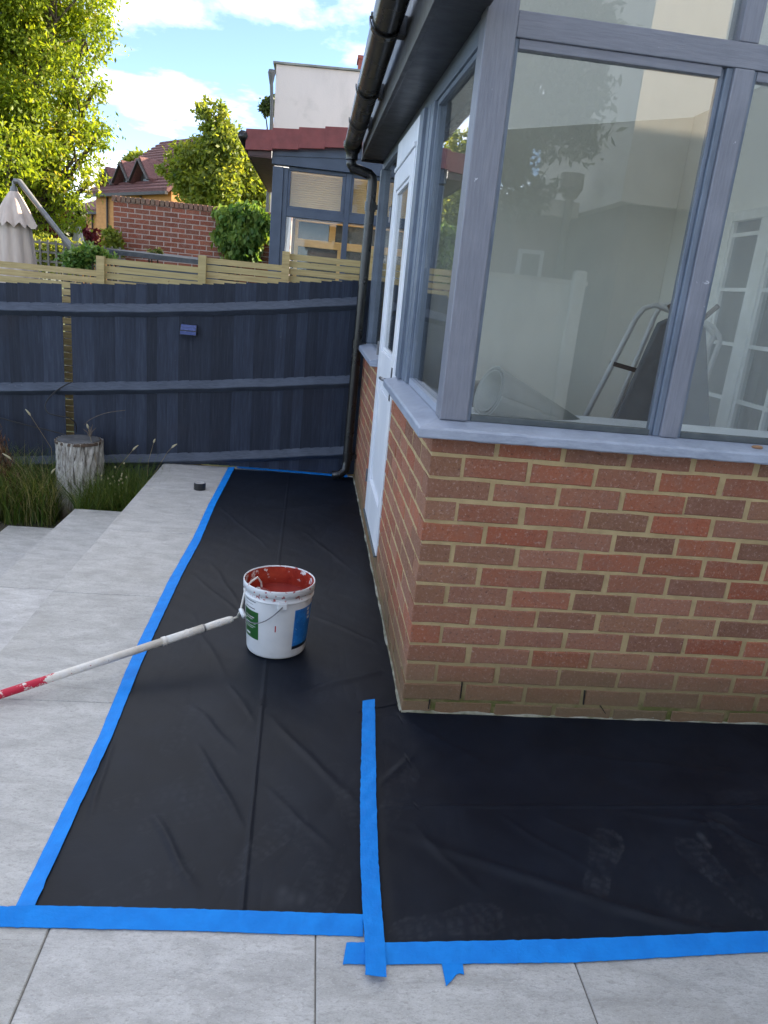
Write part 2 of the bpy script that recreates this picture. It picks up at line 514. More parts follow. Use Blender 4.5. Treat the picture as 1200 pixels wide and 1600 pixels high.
PAL = [(.33, .115, .066), (.315, .120, .072), (.305, .132, .082), (.295, .124, .076), (.34, .105, .058), (.265, .124, .080), (.34, .118, .066), (.31, .140, .090), (.235, .112, .070), (.285, .140, .084)]
def bcol():
    c = random.choice(PAL); k = random.uniform(.82, 1.15)
    return (c[0] * k, c[1] * k, c[2] * k, 1)
BR, BH = brick_set(.208, MAT['brick'], 9), brick_set(.0985, MAT['brick'])
NR = 14
def rowz(r): return .0532 + (13 - r) * .075 + .005      # underside of the brick in row r (1 = top)
fw = MB(); fw.box(.0045, WX, .0035, .105, .0, 1.03)
front_wall = fw.build('front_wall', MAT['mortar'], cons)
sw = MB()
def sx(y): return SK * y
def sbox(b, o0, o1, y0, y1, z0, z1):           # box on the side wall: o = how far inside the face
    return b.prism([(o0 + sx(y0), y0, z0), (o1 + sx(y0), y0, z0), (o1 + sx(y1), y1, z0), (o0 + sx(y1), y1, z0)], (0, 0, z1 - z0))
DY0, DY1, YE = 1.235, 2.085, 3.385             # door opening, end of side wall
sbox(sw, .0035, .105, .1055, DY0 - .003, 0, 1.03); sbox(sw, .0035, .105, DY1 + .003, YE, 0, 1.03); sbox(sw, .0035, .105, DY0 - .003, DY1 + .003, 0, .128)
side_wall = sw.build('side_wall', MAT['mortar'], cons)
def fbrick(L, x, r):
    k_ = random.uniform(.975, 1.015)
    o = inst('brick', random.choice(BR if L > .15 else BH), (x + (random.uniform(-.0025, .0025) if x > .01 else 0), random.uniform(-.0018, .0014), rowz(r) + random.uniform(-.0016, .0016)), front_wall, 0, (k_, 1, random.uniform(.97, 1.03)), bcol())
    o.rotation_euler = (0, random.uniform(-.006, .006), random.uniform(-.003, .003))
def sbrick(L, y, r, sc_=1.0):
    inst('brick', random.choice(BR if L > .15 else BH), (sx(y) + random.uniform(-.001, .001), y + L * sc_, rowz(r)), side_wall, -math.pi / 2 - SK, (sc_, 1, 1) if sc_ != 1 else None, bcol())
for r in range(1, NR + 1):
    x = 0.0 if r % 2 else .1180
    x += random.uniform(-.003, .003) if r > 1 and x else 0
    while x < WX - .2:
        fbrick(.208, x, r); x += .225
    # side wall
    y = 0.0 if r % 2 == 0 else .1155
    for a, e in ((y, DY0), (None, YE)):
        if a is None:
            a = DY1 + .006
            if r % 2 == 0:
                sbrick(.0985, a, r); a += .1125
        if r >= 13 and e == DY0: e = DY1 + .006
        while a < e - .04:
            L = min(.208, e - a - .004)
            if L < .125: sbrick(.0985, a, r, L / .0985)
            else: sbrick(.208, a, r, L / .208)
            a += L + .017
# mortar skim along the foot
def fillet(pts, out):
    b = MB(); vv = []; ff = []
    for i, (p, o) in enumerate(zip(pts, out)):
        h0 = .010 + .005 * math.sin(i * .9) + random.uniform(0, .004); w0_ = .006 + .003 * math.sin(i * .53)
        vv += [(p[0] + o[0] * w0_, p[1] + o[1] * w0_, 0), (p[0] + o[0] * w0_ * .8, p[1] + o[1] * w0_ * .8, h0 * .5), (p[0] - o[0] * .004, p[1] - o[1] * .004, h0), (p[0] - o[0] * .004, p[1] - o[1] * .004, 0)]
    for i in range(len(pts) - 1):
        for q in range(4): ff.append((4 * i + q, 4 * i + (q + 1) % 4, 4 * i + 4 + (q + 1) % 4, 4 * i + 4 + q))
    return b.add(vv, ff)
MAT['skim'] = simple('pale_mortar_skim', (.34, .33, .27), (.13, .13, .075), 16, .9, .6, 120)
fillet([(WX * i / 70, 0) for i in range(71)], [(0, -1)] * 71).build('mortar_fillet', MAT['skim'], cons)
fillet([(sx(YE * i / 90), YE * i / 90) for i in range(91)], [(-1, 0)] * 91).build('mortar_fillet', MAT['skim'], cons)

MAT['crack'] = simple('dark_crack', (.012, .010, .008), None, 10, .9, .2)
for (u0, v0), (u1, v1) in (((671.5, 1093), (669, 1108)), ((722, 1066), (719.5, 1091)), ((914, 1079), (911.5, 1101)), ((938, 1103), (946, 1115))):
    p_, q_ = onY(-.0006, u0, v0), onY(-.0006, u1, v1)
    b = MB(); b.prism([(p_.x - .002, .003, p_.z), (p_.x + .0025, .003, p_.z), (q_.x + .0022, .003, q_.z), (q_.x - .0015, .003, q_.z)], (0, -.0048, 0)); b.build('mortar_crack', MAT['crack'], front_wall)
# sills: profile as (outward, z), swept round the corner
def sweep_sill(name, stations, prof, mat):
    b = MB(); m = len(prof); vv = []
    for i, (pos, jt) in enumerate(stations):
        for o, z in prof:
            x, y = pos(o)
            vv.append((x, y, z + (random.uniform(-jt, jt) if o > .03 else 0)))
    ff = []
    for i in range(len(stations) - 1):
        for k in range(m):
            ff.append((i * m + k, i * m + (k + 1) % m, (i + 1) * m + (k + 1) % m, (i + 1) * m + k))
    ff.append(tuple(range(m - 1, -1, -1))); ff.append(tuple((len(stations) - 1) * m + k for k in range(m)))
    b.add(vv, ff)
    return b.build(name, mat, cons, bevel=.003)
prof = [(-.09, 1.01), (.052, 1.013), (.056, 1.018), (.056, 1.043), (.050, 1.049), (-.02, 1.066), (-.09, 1.066)]
st_ = [((lambda o, X=WX - .002 - (WX - .002 + .0) * t: (X, -o)), .0018) for t in [i / 60 for i in range(59)]]
st_.append(((lambda o: (-o, -o)), .0))
st_ += [((lambda o, Y=.04 + 1.13 * t: (-o + sx(Y), Y)), .0010) for t in [i / 24 for i in range(25)]]
sweep_sill('sill', st_, prof, MAT['sill'])
prof2 = [(p[0] - .004, p[1] - .004) for p in prof]
sweep_sill('sill', [((lambda o, Y=2.10 + 1.24 * t: (-o + sx(Y), Y)), .001) for t in [i / 24 for i in range(25)]], prof2, MAT['sill'])

# front frames
HZ = 2.72
b = MB(); b.box(.016, .106, .006, .096, 1.0665, 2.62); b.build('corner_post', MAT['frame'], cons, bevel=.004)
b = MB(); b.box(.1065, WX - .01, .010, .085, 2.150, 2.216); b.build('transom', MAT['frame_h'], cons, bevel=.003)
MULL = [(.757, .818), (1.47, 1.53), (2.12, 2.179)]
for x0, x1 in MULL:
    b = MB(); b.box(x0, x1, .0085, .085, 1.0665, 2.149); b.build('mullion', MAT['frame'], cons, bevel=.003)
    b = MB(); b.box(x0 - .005, x1 - .005, .0115, .085, 2.217, 2.40 + .16 * x0); b.build('mullion', MAT['frame'], cons, bevel=.003)
edges = [(.1065, .7565), (.8185, 1.4695), (1.5305, 2.1195)]
for x0, x1 in edges:
    b = MB(); b.box(x0, x0 + .012, .018, .05, 1.0668, 2.1495); b.build('glazing_bead', MAT['bead'], cons, bevel=.002)
    b = MB(); b.box(x1 - .020, x1, .018, .05, 1.0668, 2.1495)
    b.box(x1 - .034, x1 - .0205, .028, .05, 1.0668, 2.1495)
    b.build('glazing_bead', MAT['bead'], cons, bevel=.002)
    b = MB(); b.box(x0 + .0125, x1 - .0345, .017, .05, 2.124, 2.1495); b.build('glazing_bead', MAT['frame_h'], cons, bevel=.002)
    b = MB(); b.box(x0 + .0125, x1 - .0345, .0175, .05, 1.0668, 1.086); b.build('gasket', MAT['gasket'], cons, bevel=.002)
    b = MB(); b.box(x0 + .0127, x1 - .0347, .030, .034, 1.0862, 2.1238); b.build('window_pane', MAT['glass'], cons)
    b = MB(); zt0, zt1 = 2.36 + .17 * x0, 2.36 + .17 * x1
    b.prism([(x0 + .002, .034, 2.2165), (x1 - .008, .034, 2.2165), (x1 - .008, .034, zt1), (x0 + .002, .034, zt0)], (0, .004, 0)); b.build('window_pane', MAT['glass'], cons)
b = MB(); b.prism([(.0, .012, 2.36), (WX, .012, 2.36 + .17 * WX), (WX, .012, 2.46 + .17 * WX), (.0, .012, 2.46)], (0, .08, 0)); b.build('rafter', MAT['frame_h'], cons, bevel=.003)

# side frames; the head line climbs a little towards the fence
def hz(y): return 2.145 + .033 * y
def spr(b, o0, o1, y0, y1, z0, z1a, z1b, z0b=None):   # sloping-top piece on the side wall
    z0b = z0 if z0b is None else z0b
    return b.add([(o0 + sx(y0), y0, z0), (o1 + sx(y0), y0, z0), (o1 + sx(y1), y1, z0b), (o0 + sx(y1), y1, z0b),
                  (o0 + sx(y0), y0, z1a), (o1 + sx(y0), y0, z1a), (o1 + sx(y1), y1, z1b), (o0 + sx(y1), y1, z1b)],
                 [(0, 1, 2, 3), (7, 6, 5, 4), (4, 5, 1, 0), (5, 6, 2, 1), (6, 7, 3, 2), (7, 4, 0, 3)])
b = MB(); spr(b, .022, .08, .0965, YE, hz(.097), hz(.097) + .09, hz(YE) + .09, hz(YE)); b.build('head_rail', MAT['bead'], cons, bevel=.002)
b = MB(); spr(b, .016, .085, .905, .985, 1.0665, hz(.905) - .001, hz(.985) - .001); spr(b, .030, .08, .885, .9045, 1.0665, hz(.885) - .001, hz(.9045) - .001)
b.build('window_stile', MAT['bead'], cons, bevel=.002)
b = MB(); spr(b, .012, .10, .986, 1.06, 1.0665, hz(.986) - .001, hz(1.06) - .001); spr(b, -.004, .09, 1.0605, 1.17, 1.0665, hz(1.0605) - .001, hz(1.17) - .001)
b.build('window_stile', MAT['bead'], cons, bevel=.003)
b = MB(); spr(b, .0, .09, 1.1705, DY0 - .001, 1.0305, hz(1.17) - .001, hz(DY0) - .001); b.build('door_jamb', MAT['white_paint'], cons, bevel=.002)
b = MB(); spr(b, .03, .06, .0965, .8845, hz(.1) - .02, hz(.0965) - .001, hz(.8845) - .001, hz(.88) - .02)
b.build('glazing_bead', MAT['bead'], cons, bevel=.002)
b = MB(); spr(b, .026, .06, .0965, .8845, 1.0668, 1.094, 1.094); b.build('glazing_bead', MAT['sill'], cons, bevel=.002)
b = MB(); spr(b, .042, .046, .0968, .8842, 1.0942, hz(.0968) - .0205, hz(.8842) - .0205); b.build('window_pane', MAT['glass'], cons)
b = MB(); spr(b, .008, .09, 3.27, YE - .006, 1.0625, hz(3.27) - .001, hz(YE) - .001); b.build('window_stile', MAT['bead'], cons, bevel=.003)
b = MB(); spr(b, .01, .09, DY1 + .001, DY1 + .05, 1.0625, hz(DY1) - .001, hz(DY1 + .05) - .001); b.build('door_jamb', MAT['bead'], cons, bevel=.002)
b = MB(); spr(b, .042, .046, DY1 + .052, 3.268, 1.0628, hz(DY1 + .052) - .002, hz(3.268) - .002); b.build('window_pane', MAT['glass'], cons)
# white panel above the door and the door itself
b = MB(); spr(b, -.001, .05, DY0, DY1, 2.085, hz(DY0) - .002, hz(DY1) - .002); b.build('overdoor_panel', MAT['white_paint'], cons, bevel=.003)
b = MB(); spr(b, -.012, .05, DY0 + .02, DY1 - .02, 2.062, 2.0835, 2.0835); b.build('drip_mould', MAT['white_paint'], cons, bevel=.003)
door = thing('door', (0, 0, 0), None, None); door.parent = cons
for kx in ('label', 'category'):
    if kx in door: del door[kx]
d0, d1, dz0, dz1 = DY0 + .003, DY1 - .003, .135, 2.058
b = MB()
for y0, y1, z0, z1 in ((d0, d0 + .115, dz0, dz1), (d1 - .115, d1, dz0, dz1), (d0 + .1155, d1 - .1155, dz0, .36), (d0 + .1155, d1 - .1155, .96, 1.12), (d0 + .1155, d1 - .1155, 1.96, dz1)):
    sbox(b, -.006, .038, y0, y1, z0, z1)
b.build('door_frame', MAT['white_paint'], door, bevel=.003)
b = MB(); sbox(b, .010, .03, d0 + .116, d1 - .116, .361, .959); sbox(b, .003, .009, d0 + .165, d1 - .165, .41, .91); b.build('door_panel', MAT['white_paint'], door, bevel=.004)
b = MB()
for y0, y1, z0, z1 in ((d0 + .116, d0 + .134, 1.121, 1.959), (d1 - .134, d1 - .116, 1.121, 1.959), (d0 + .1345, d1 - .1345, 1.121, 1.139), (d0 + .1345, d1 - .1345, 1.941, 1.959)):
    sbox(b, .002, .03, y0, y1, z0, z1)
b.build('glazing_bead', MAT['white_paint'], door, bevel=.003)
b = MB(); sbox(b, .014, .018, d0 + .1348, d1 - .1348, 1.1395, 1.9405); b.build('door_pane', MAT['glass'], door)
MAT['steel'] = simple('dull_steel', (.20, .20, .21), (.12, .12, .13), 20, .4, .05, 50, metal=.8)
b = MB(); sbox(b, -.010, -.0065, d0 + .03, d0 + .065, .93, 1.09); b.tube([(-.006, d0 + .048, 1.03), (-.05, d0 + .048, 1.03), (-.056, d0 + .06, 1.03), (-.058, d0 + .16, 1.026)], .008, 8)
b.build('door_handle', MAT['steel'], door, smooth=False)
for z in (.35, 1.12, 1.85):
    b = MB(); b.tube([(sx(d1) - .012, d1 + .002, z - .04), (sx(d1) - .012, d1 + .002, z + .04)], .006, 8); b.build('hinge', MAT['steel'], door)
b = MB(); sbox(b, -.016, .05, DY0 + .002, DY1 - .002, .1285, .1335); b.build('threshold', MAT['gasket'], cons)

# far wall of the room, floor, roof
MAT['plaster'] = simple('white_plaster', (.83, .82, .76), (.80, .79, .73), 3, .8, .15, 40)
b = MB(); b.prism([(.10, YE - .085, .02), (WX - .002, YE - .085, .02), (WX - .002, YE - .085, 2.458 + .17 * WX), (.10, YE - .085, 2.458 + .017)], (0, .08, 0)); b.build('end_wall', MAT['plaster'], cons)
b = MB(); b.box(.106, WX - .002, .106, YE - .086, .02, .13)
MAT['floor'] = simple('interior_floor', (.62, .57, .48), (.55, .50, .42), 3, .6, .1)
b.build('interior_floor', MAT['floor'], cons)
b = MB(); b.prism([(-.10, .0, 2.462 - .017), (WX - .004, .0, 2.462 + .17 * WX), (WX - .004, .0, 2.478 + .17 * WX), (-.10, .0, 2.478 - .017)], (0, YE, 0)); b.build('roof_sheet', MAT['poly'], cons)
# fascia, soffit
def fz(y): return 2.200 + .030 * y
b = MB(); spr(b, -.135, -.115, -.35, 3.33, fz(-.35), 2.43, 2.45, fz(3.33)); b.build('fascia', MAT['black_paint'], cons, bevel=.003)
b = MB(); spr(b, -.1145, .0215, -.35, 3.40, fz(-.35) + .012, fz(-.35) + .03, fz(3.4) + .03, fz(3.4) + .012); b.build('soffit', MAT['black_paint'], cons)
b = MB(); spr(b, -.135, .02, 3.3305, 3.35, fz(3.33) - .004, 2.45, 2.45); b.build('fascia', MAT['black_paint'], cons)
b = MB(); spr(b, .0225, .05, .0, YE, hz(0) + .092, 2.455, 2.465, hz(YE) + .092); b.build('wall_plate', MAT['black_paint'], cons)
# gutter
gut = MB(); GX, GZ, GR = -.205, 2.385, .056
ns = 14; ys_ = [-.45, .2, .9, 1.6, 2.3, 2.9, 3.28]
vv = []; ff = []
for y in ys_:
    for rr in (GR, GR - .0025):
        for k in range(ns + 1):
            a = math.pi + math.pi * k / ns
            vv.append((GX + sx(y) + rr * math.cos(a), y, GZ + rr * math.sin(a)))
w = 2 * (ns + 1)
for i in range(len(ys_) - 1):
    for k in range(ns):
        o = i * w + k; ff.append((o, o + w, o + w + 1, o + 1))
        o2 = i * w + ns + 1 + k; ff.append((o2, o2 + 1, o2 + w + 1, o2 + w))
    ff.append((i * w, i * w + ns + 1, (i + 1) * w + ns + 1, (i + 1) * w))
    ff.append((i * w + ns, (i + 1) * w + ns, (i + 1) * w + 2 * ns + 1, i * w + 2 * ns + 1))
ff.append(tuple((len(ys_) - 1) * w + k for k in range(ns + 1)))
gut.add(vv, ff)
gutter = gut.build('gutter', MAT['pvc'], cons, smooth=True)
for y in (.78, 1.72, 2.46):
    b = MB()
    path = [(GX + sx(y) + (GR + .004) * math.cos(math.pi + math.pi * k / 12), GZ + (GR + .004) * math.sin(math.pi + math.pi * k / 12)) for k in range(13)]
    for (xa, za), (xb, zb_) in zip(path[:-1], path[1:]):
        b.prism([(xa, y - .018, za), (xb, y - .018, zb_), (xb * 1.0 + (xb - GX - sx(y)) * .09, y - .018, zb_ + (zb_ - GZ) * .09), (xa + (xa - GX - sx(y)) * .09, y - .018, za + (za - GZ) * .09)], (0, .036, 0))
    b.box(GX - GR - .009, GX - GR - .001, y - .018, y + .018, GZ, GZ + .014)
    b.box(-.165, -.136, y - .03, y + .03, GZ - .05, GZ + .012)
    b.build('bracket', MAT['pvc'], gutter)
# outlet and downpipe
PY = 3.255
b = MB()
b.lathe([(.062, .0), (.064, -.03), (.05, -.062), (.041, -.075), (.041, -.115)], (GX - .02, PY - .02, GZ + .012), 20)
b.build('outlet', MAT['pvc'], gutter, smooth=True)
b = MB(); px_, pr_ = -.084, .034
b.tube([(GX - .02, PY - .02, GZ - .08), (GX - .02, PY - .02, GZ - .135), (GX - .012, PY - .015, GZ - .15), (px_ - .008, PY, GZ - .178), (px_ + .012, PY, GZ - .195), (px_ + .016, PY, GZ - .23), (px_ + .012, PY, 1.7), (px_, PY, .9), (px_ - .004, PY, .16), (px_ - .012, PY - .003, .09), (px_ - .05, PY - .012, .052), (px_ - .11, PY - .02, .042)], pr_, 16)
pipe = b.build('downpipe', MAT['pvc'], cons, smooth=True)
for z in (2.0, 1.05, .2):
    b = MB(); b.lathe([(.036, -.03), (.040, -.03), (.040, .03), (.036, .03)], (px_ + .012 * (z - .9) / .9 if z > .9 else px_, PY, z), 18); b.box(px_ + .03, px_ + .066, PY - .02, PY + .02, z - .015, z + .015)
    b.build('bracket', MAT['pvc'], pipe, smooth=False)

# ------------------------------------------------------------------ the house the conservatory leans on
house = thing('terraced_house', (5, 0, -.5), 'two storey house behind the conservatory with white glazed doors', 'house')
b = MB()
HX1, HY0, HY1, HH = 12.5, -3.0, 6.5, 6.55
FD0, FD1, FDZ = .62, 2.50, 2.12
b.box(WX, WX + .25, HY0, FD0, -.6, HH).box(WX, WX + .25, FD1, HY1, -.6, HH).box(WX, WX + .25, FD0, FD1, FDZ, HH).box(WX, WX + .25, FD0, FD1, -.6, .13)
b.build('garden_wall_face', MAT['plaster'], house)
MAT['render_w'] = simple('white_render', (.62, .60, .58), (.52, .50, .49), 1.2, .9, .4, 50, bdist=.01)
b = MB(); b.box(WX + .2501, HX1, HY0, HY0 + .25, -.6, HH).box(WX + .2501, HX1, HY1 - .25, HY1, -.6, HH).box(HX1 - .25, HX1, HY0 + .2501, HY1 - .2501, -.6, HH).box(WX + 1.8, WX + 2.0, .0, 3.2, .0, 2.6)
b.build('outer_wall', MAT['render_w'], house)
b = MB(); b.box(WX - .0, HX1 + .2, HY0 - .1, HY1 + .1, HH + .002, HH + .12); b.box(WX + .26, HX1 - .3, HY0 + .3, HY1 - .3, 2.62, 2.75); b.box(WX + .26, HX1 - .3, HY0 + .3, HY1 - .3, -.2, .0)
MAT['slate'] = simple('roof_slate', (.08, .075, .08), (.05, .048, .05), 5, .7, .3)
b.build('roof', MAT['slate'], house)
b = MB(); b.box(WX, 7.0, HY1 + .12, 10.4, -.6, 3.3); b.build('unseen_low_block', MAT['render_w'], house)  # added unseen block, kept low so the sun clears it to the parasol
# french doors
MAT['dpane'] = simple('dark_pane', (.10, .115, .12), (.06, .07, .072), 3, .25, 0)
fd = MB()
MAT['white_door'] = wood_paint('cream_door_paint', (.70, .70, .66), (.76, .76, .72), .4, (8, 8, 1), .1)
x0, x1 = WX - .03, WX + .03
def fdb(y0, y1, z0, z1, e=0): fd.box(x0 + e, x1 - e, y0, y1, z0, z1)
fdb(2.43, 2.499, .131, FDZ); fdb(.621, .69, .131, FDZ); fdb(.6905, 2.4295, FDZ - .06, FDZ)
fdb(1.975, 2.085, .131, FDZ - .0605)                       # meeting stiles
fdb(1.24, 1.33, .131, FDZ - .0605)
frm = fd.build('french_door', MAT['white_door'], house, bevel=.004)
for (a, c, ncol) in ((2.0855, 2.4295, 1), (1.3305, 1.9745, 2), (.6905, 1.2395, 2)):
    st2 = .045
    m = MB()
    zs = [.135 + .22 + i * .325 for i in range(6)]
    m.box(x0 + .012, x1 - .012, a, c, .135, .36)
    for z in zs[1:]:
        m.box(x0 + .012, x1 - .012, a, c, z - .011, z + .011)
    for q in range(1, ncol):
        yy = a + (c - a) * q / ncol
        m.box(x0 + .010, x1 - .010, yy - .011, yy + .011, .3605, 2.0595)
    m.box(x0 + .009, x1 - .009, a, a + .03, .3605, 2.0595); m.box(x0 + .009, x1 - .009, c - .03, c, .3605, 2.0595)
    m.build('glazing_bars', MAT['white_door'], frm)
    p = MB(); p.box(WX - .002, WX + .002, a + .0305, c - .0305, .3605, 2.0595); p.build('door_pane', MAT['glass'], frm)
cur = MB(); nn = 90; vv = []; ff = []
for i in range(nn + 1):
    y = .7 + 1.75 * i / nn; x = WX + .32 + .03 * math.sin(i * 1.15) + .012 * math.sin(i * .4)
    if 1.0 < y < 1.55: pass
    vv += [(x, y, .1), (x - .01, y, 2.1)]
for i in range(nn):
    ff.append((2 * i, 2 * i + 2, 2 * i + 3, 2 * i + 1))
MAT['curtain'] = simple('grey_curtain', (.20, .20, .19), (.15, .15, .14), 4, .9, .2)
cur.add(vv, ff).build('curtain', MAT['curtain'], house, smooth=True)

# ------------------------------------------------------------------ dark close-board fence
FY = 3.43
def fit(px, deg=2):
    pts = [onY(FY, u, v) for u, v in px]
    return np.poly1d(np.polyfit([p.x for p in pts], [p.z for p in pts], deg))
ftop = fit([(0, 441), (97, 441.5), (110, 443), (300, 443), (420, 441), (555, 437)])
fr1 = fit([(0, 471), (200, 473.5), (300, 474), (400, 472), (553, 463.5)])
fr2 = fit([(0, 597), (150, 597.5), (290, 594), (548, 586)])
fr3 = fit([(0, 713), (290, 707.5), (538, 697)])
def board_paint():
    k = N('navy_fence_paint')
    oi = k.n('ShaderNodeObjectInfo')
    cx = k.n('ShaderNodeCombineXYZ'); k.l(k.math('MULTIPLY', oi.outputs['Random'], 9.0), cx.inputs[2])
    ad = k.n('ShaderNodeVectorMath', operation='ADD'); k.l(k.geo.outputs['Position'], ad.inputs[0]); k.l(cx.outputs[0], ad.inputs[1])
    mp_ = k.n('ShaderNodeMapping'); mp_.inputs['Scale'].default_value = (22, 6, 1.3); k.l(ad.outputs[0], mp_.inputs[0])
    g_ = k.noise(mp_.outputs[0], 4, 7, .65, .3)
    c = k.ramp(g_, [(.3, (.017, .024, .042)), (.55, (.027, .037, .061)), (.78, (.047, .060, .088))])
    c = k.mix(1.0, c, k.ramp(oi.outputs['Random'], [(0, (.62, .62, .62)), (.5, (1, 1, 1)), (1, (1.45, 1.42, 1.38))]), 'MULTIPLY')
    bl = k.noise(k.pos(), 2.6, 5)
    c = k.mix(k.math('MULTIPLY', k.step(bl, .5, .75), .35), c, (.030, .028, .037))
    ch = k.math('MULTIPLY', k.step(k.noise(k.pos((1, 1, .6)), 48, 3, .7), .72, .75), k.step(k.noise(k.pos(), 3, 2), .5, .62))
    c = k.mix(ch, c, (.22, .21, .20))
    nr = k.bump(g_, .5, .004)
    k.bsdf(c, .62, nr, 0, .35)
    return k.m
MAT['fence'] = board_paint()
MAT['fence_rail'] = wood_paint('navy_rail_paint', (.038, .049, .071), (.070, .086, .118), .5, (1.5, 14, 14), .4, (.30, .31, .33), .35)
fence = thing('board_fence', (-1.6, FY, -.4), 'dark navy painted closeboard fence behind the patio, three rails', 'fence')
BMESH = []
for i in range(6):
    w, t0, t1 = .092, .015, .004
    b = MB(); b.add([(0, -.006, 0), (w, .010, 0), (w, .010 + t1, 0), (0, t0, 0), (0, -.006, 1), (w, .010, 1), (w, .010 + t1, 1), (0, t0, 1)],
                    [(0, 3, 2, 1), (4, 5, 6, 7), (0, 1, 5, 4), (1, 2, 6, 5), (2, 3, 7, 6), (3, 0, 4, 7)])
    me = bpy.data.meshes.new('board'); me.from_pydata(b.v, [], b.f); me.materials.append(MAT['fence']); BMESH.append(me)
x = -3.9
while x < -.04:
    wv = .079 + random.uniform(-.004, .004)
    if x < -2.24 < x + wv + .02:                   # the open joint between two bays
        wv = -2.243 - x
        if wv > .02: pass
    x1 = x + wv
    bot = -.36 if x < -1.49 else .012
    zt = float(ftop(max(x, -2.9))) + random.uniform(-.003, .003) - (.0 if x > -2.9 else .0)
    inst('board', BMESH[0], (x, FY + random.uniform(0, .003), bot), fence, 0, ((wv + .012) / .092 if abs(x1 + 2.243) > .01 else wv / .092, 1, zt - bot))
    x = x1
    if abs(x + 2.243) < .01: x = -2.177
for k_, fr in enumerate((fr1, fr2, fr3)):
    b = MB(); vv = []; ff = []
    m = 24
    for i in range(m + 1):
        xx = -3.9 + 3.84 * i / m
        z = float(fr(max(xx, -2.85))) + (.0025 * math.sin(i * 2.1))
        vv += [(xx, FY + .001, z + .002), (xx, FY - .047, z - .052), (xx, FY - .046, z - .060), (xx, FY + .001, z - .096)]
    for i in range(m):
        for q in range(4):
            ff.append((4 * i + q, 4 * i + (q + 1) % 4, 4 * i + 4 + (q + 1) % 4, 4 * i + 4 + q))
    ff += [(0, 1, 2, 3), (4 * m + 3, 4 * m + 2, 4 * m + 1, 4 * m)]
    b.add(vv, ff).build('rail', MAT['fence_rail'], fence, bevel=.003)
b = MB(); b.box(-3.9, -1.50, FY + .004, FY + .03, -.6, -.30); b.build('gravel_board', MAT['fence_rail'], fence)
# solar light on the fence
p0, p1 = onY(FY - .05, 281, 506), onY(FY - .05, 307, 525)
light = thing('solar_light', ((p0.x + p1.x) / 2, FY, p1.z), 'small blue solar wall light fixed to the navy fence', 'lamp')
b = MB(); b.prism([(p0.x, FY - .001, p1.z), (p0.x, FY - .055, p1.z), (p0.x, FY - .055, p1.z + .03), (p0.x, FY - .02, p0.z), (p0.x, FY - .001, p0.z)], (p1.x - p0.x, 0, 0))
b.build('lamp_body', simple('light_case', (.02, .025, .04), None, 10, .4, .02), light, bevel=.003)
MAT['solar'] = simple('solar_cell', (.045, .07, .20), (.06, .09, .24), 14, .25, .0)
b = MB()
for q in (0, 1):
    xa = p0.x + .006; xb = p1.x - .006
    za = p1.z + .036 + q * .020; zb2 = za + .018
    ya = FY - .055 + .035 * (za - p1.z - .03) / (p0.z - p1.z - .03); yb = FY - .055 + .035 * (zb2 - p1.z - .03) / (p0.z - p1.z - .03)
    b.prism([(xa, ya - .003, za), (xb, ya - .003, za), (xb, yb - .003, zb2), (xa, yb - .003, zb2)], (0, .004, 0))
b.build('solar_panel', MAT['solar'], light)
# pale front face of the lamp
b = MB(); b.box(p0.x + .004, p1.x - .004, FY - .058, FY - .0551, p1.z + .004, p1.z + .028); b.build('lens', MAT['solar'], light)

# ------------------------------------------------------------------ new slatted fence just behind
def slat_wood():
    k = N('new_softwood')
    oi = k.n('ShaderNodeObjectInfo')
    cx = k.n('ShaderNodeCombineXYZ'); k.l(k.math('MULTIPLY', oi.outputs['Random'], 11.0), cx.inputs[0])
    ad = k.n('ShaderNodeVectorMath', operation='ADD'); k.l(k.geo.outputs['Position'], ad.inputs[0]); k.l(cx.outputs[0], ad.inputs[1])
    mp_ = k.n('ShaderNodeMapping'); mp_.inputs['Scale'].default_value = (1.6, 8, 22); k.l(ad.outputs[0], mp_.inputs[0])
    g_ = k.noise(mp_.outputs[0], 3, 6, .6, .6)
    c = k.ramp(g_, [(.3, (.34, .25, .11)), (.55, (.50, .38, .18)), (.75, (.58, .47, .25))])
    c = k.mix(k.math('MULTIPLY', oi.outputs['Random'], .45), c, (.42, .36, .17))
    c = k.mix(k.math('MULTIPLY', k.step(k.noise(k.pos((1, 1, 1)), 26, 2), .70, .76), .7), c, (.20, .11, .04))
    k.bsdf(c, .7, k.bump(g_, .3, .002), 0, .3)
    return k.m
MAT['slat'] = slat_wood()
SY = 3.80
sf = thing('slat_fence', (-1.4, SY, -.4), 'new pale softwood slatted fence showing above the navy fence', 'fence')
def unit_box():
    b = MB().box(-.5, .5, -.5, .5, 0, 1)
    me = bpy.data.meshes.new('slat'); me.from_pydata(b.v, [], b.f); me.materials.append(MAT['slat']); return me
UB = unit_box()
POSTX = [-3.9, -3.0, -2.058, -1.297, -.660, -.01, .62]
TOPS = [1.30, 1.387, 1.483, 1.561, 1.652, 1.735]
for i in range(6):
    a, c = POSTX[i], POSTX[i + 1]
    z = TOPS[i]
    j = 0
    while z > -.1:
        h = .044 + random.uniform(-.001, .001)
        tilt = random.uniform(-.004, .004)
        o = inst('slat', UB, ((a + c) / 2, SY + .012, z - h), sf, 0, (c - a + .05 - .0001 * j, .018 + .0004 * (i % 2), h))
        o.rotation_euler = (0, tilt * .3, 0)
        z -= .0535 + random.uniform(-.0025, .0025); j += 1
    if i > 0:
        inst('post', UB, (a, SY - .018, -.4), sf, 0, (.058, .042, TOPS[i] + .4 + .012))

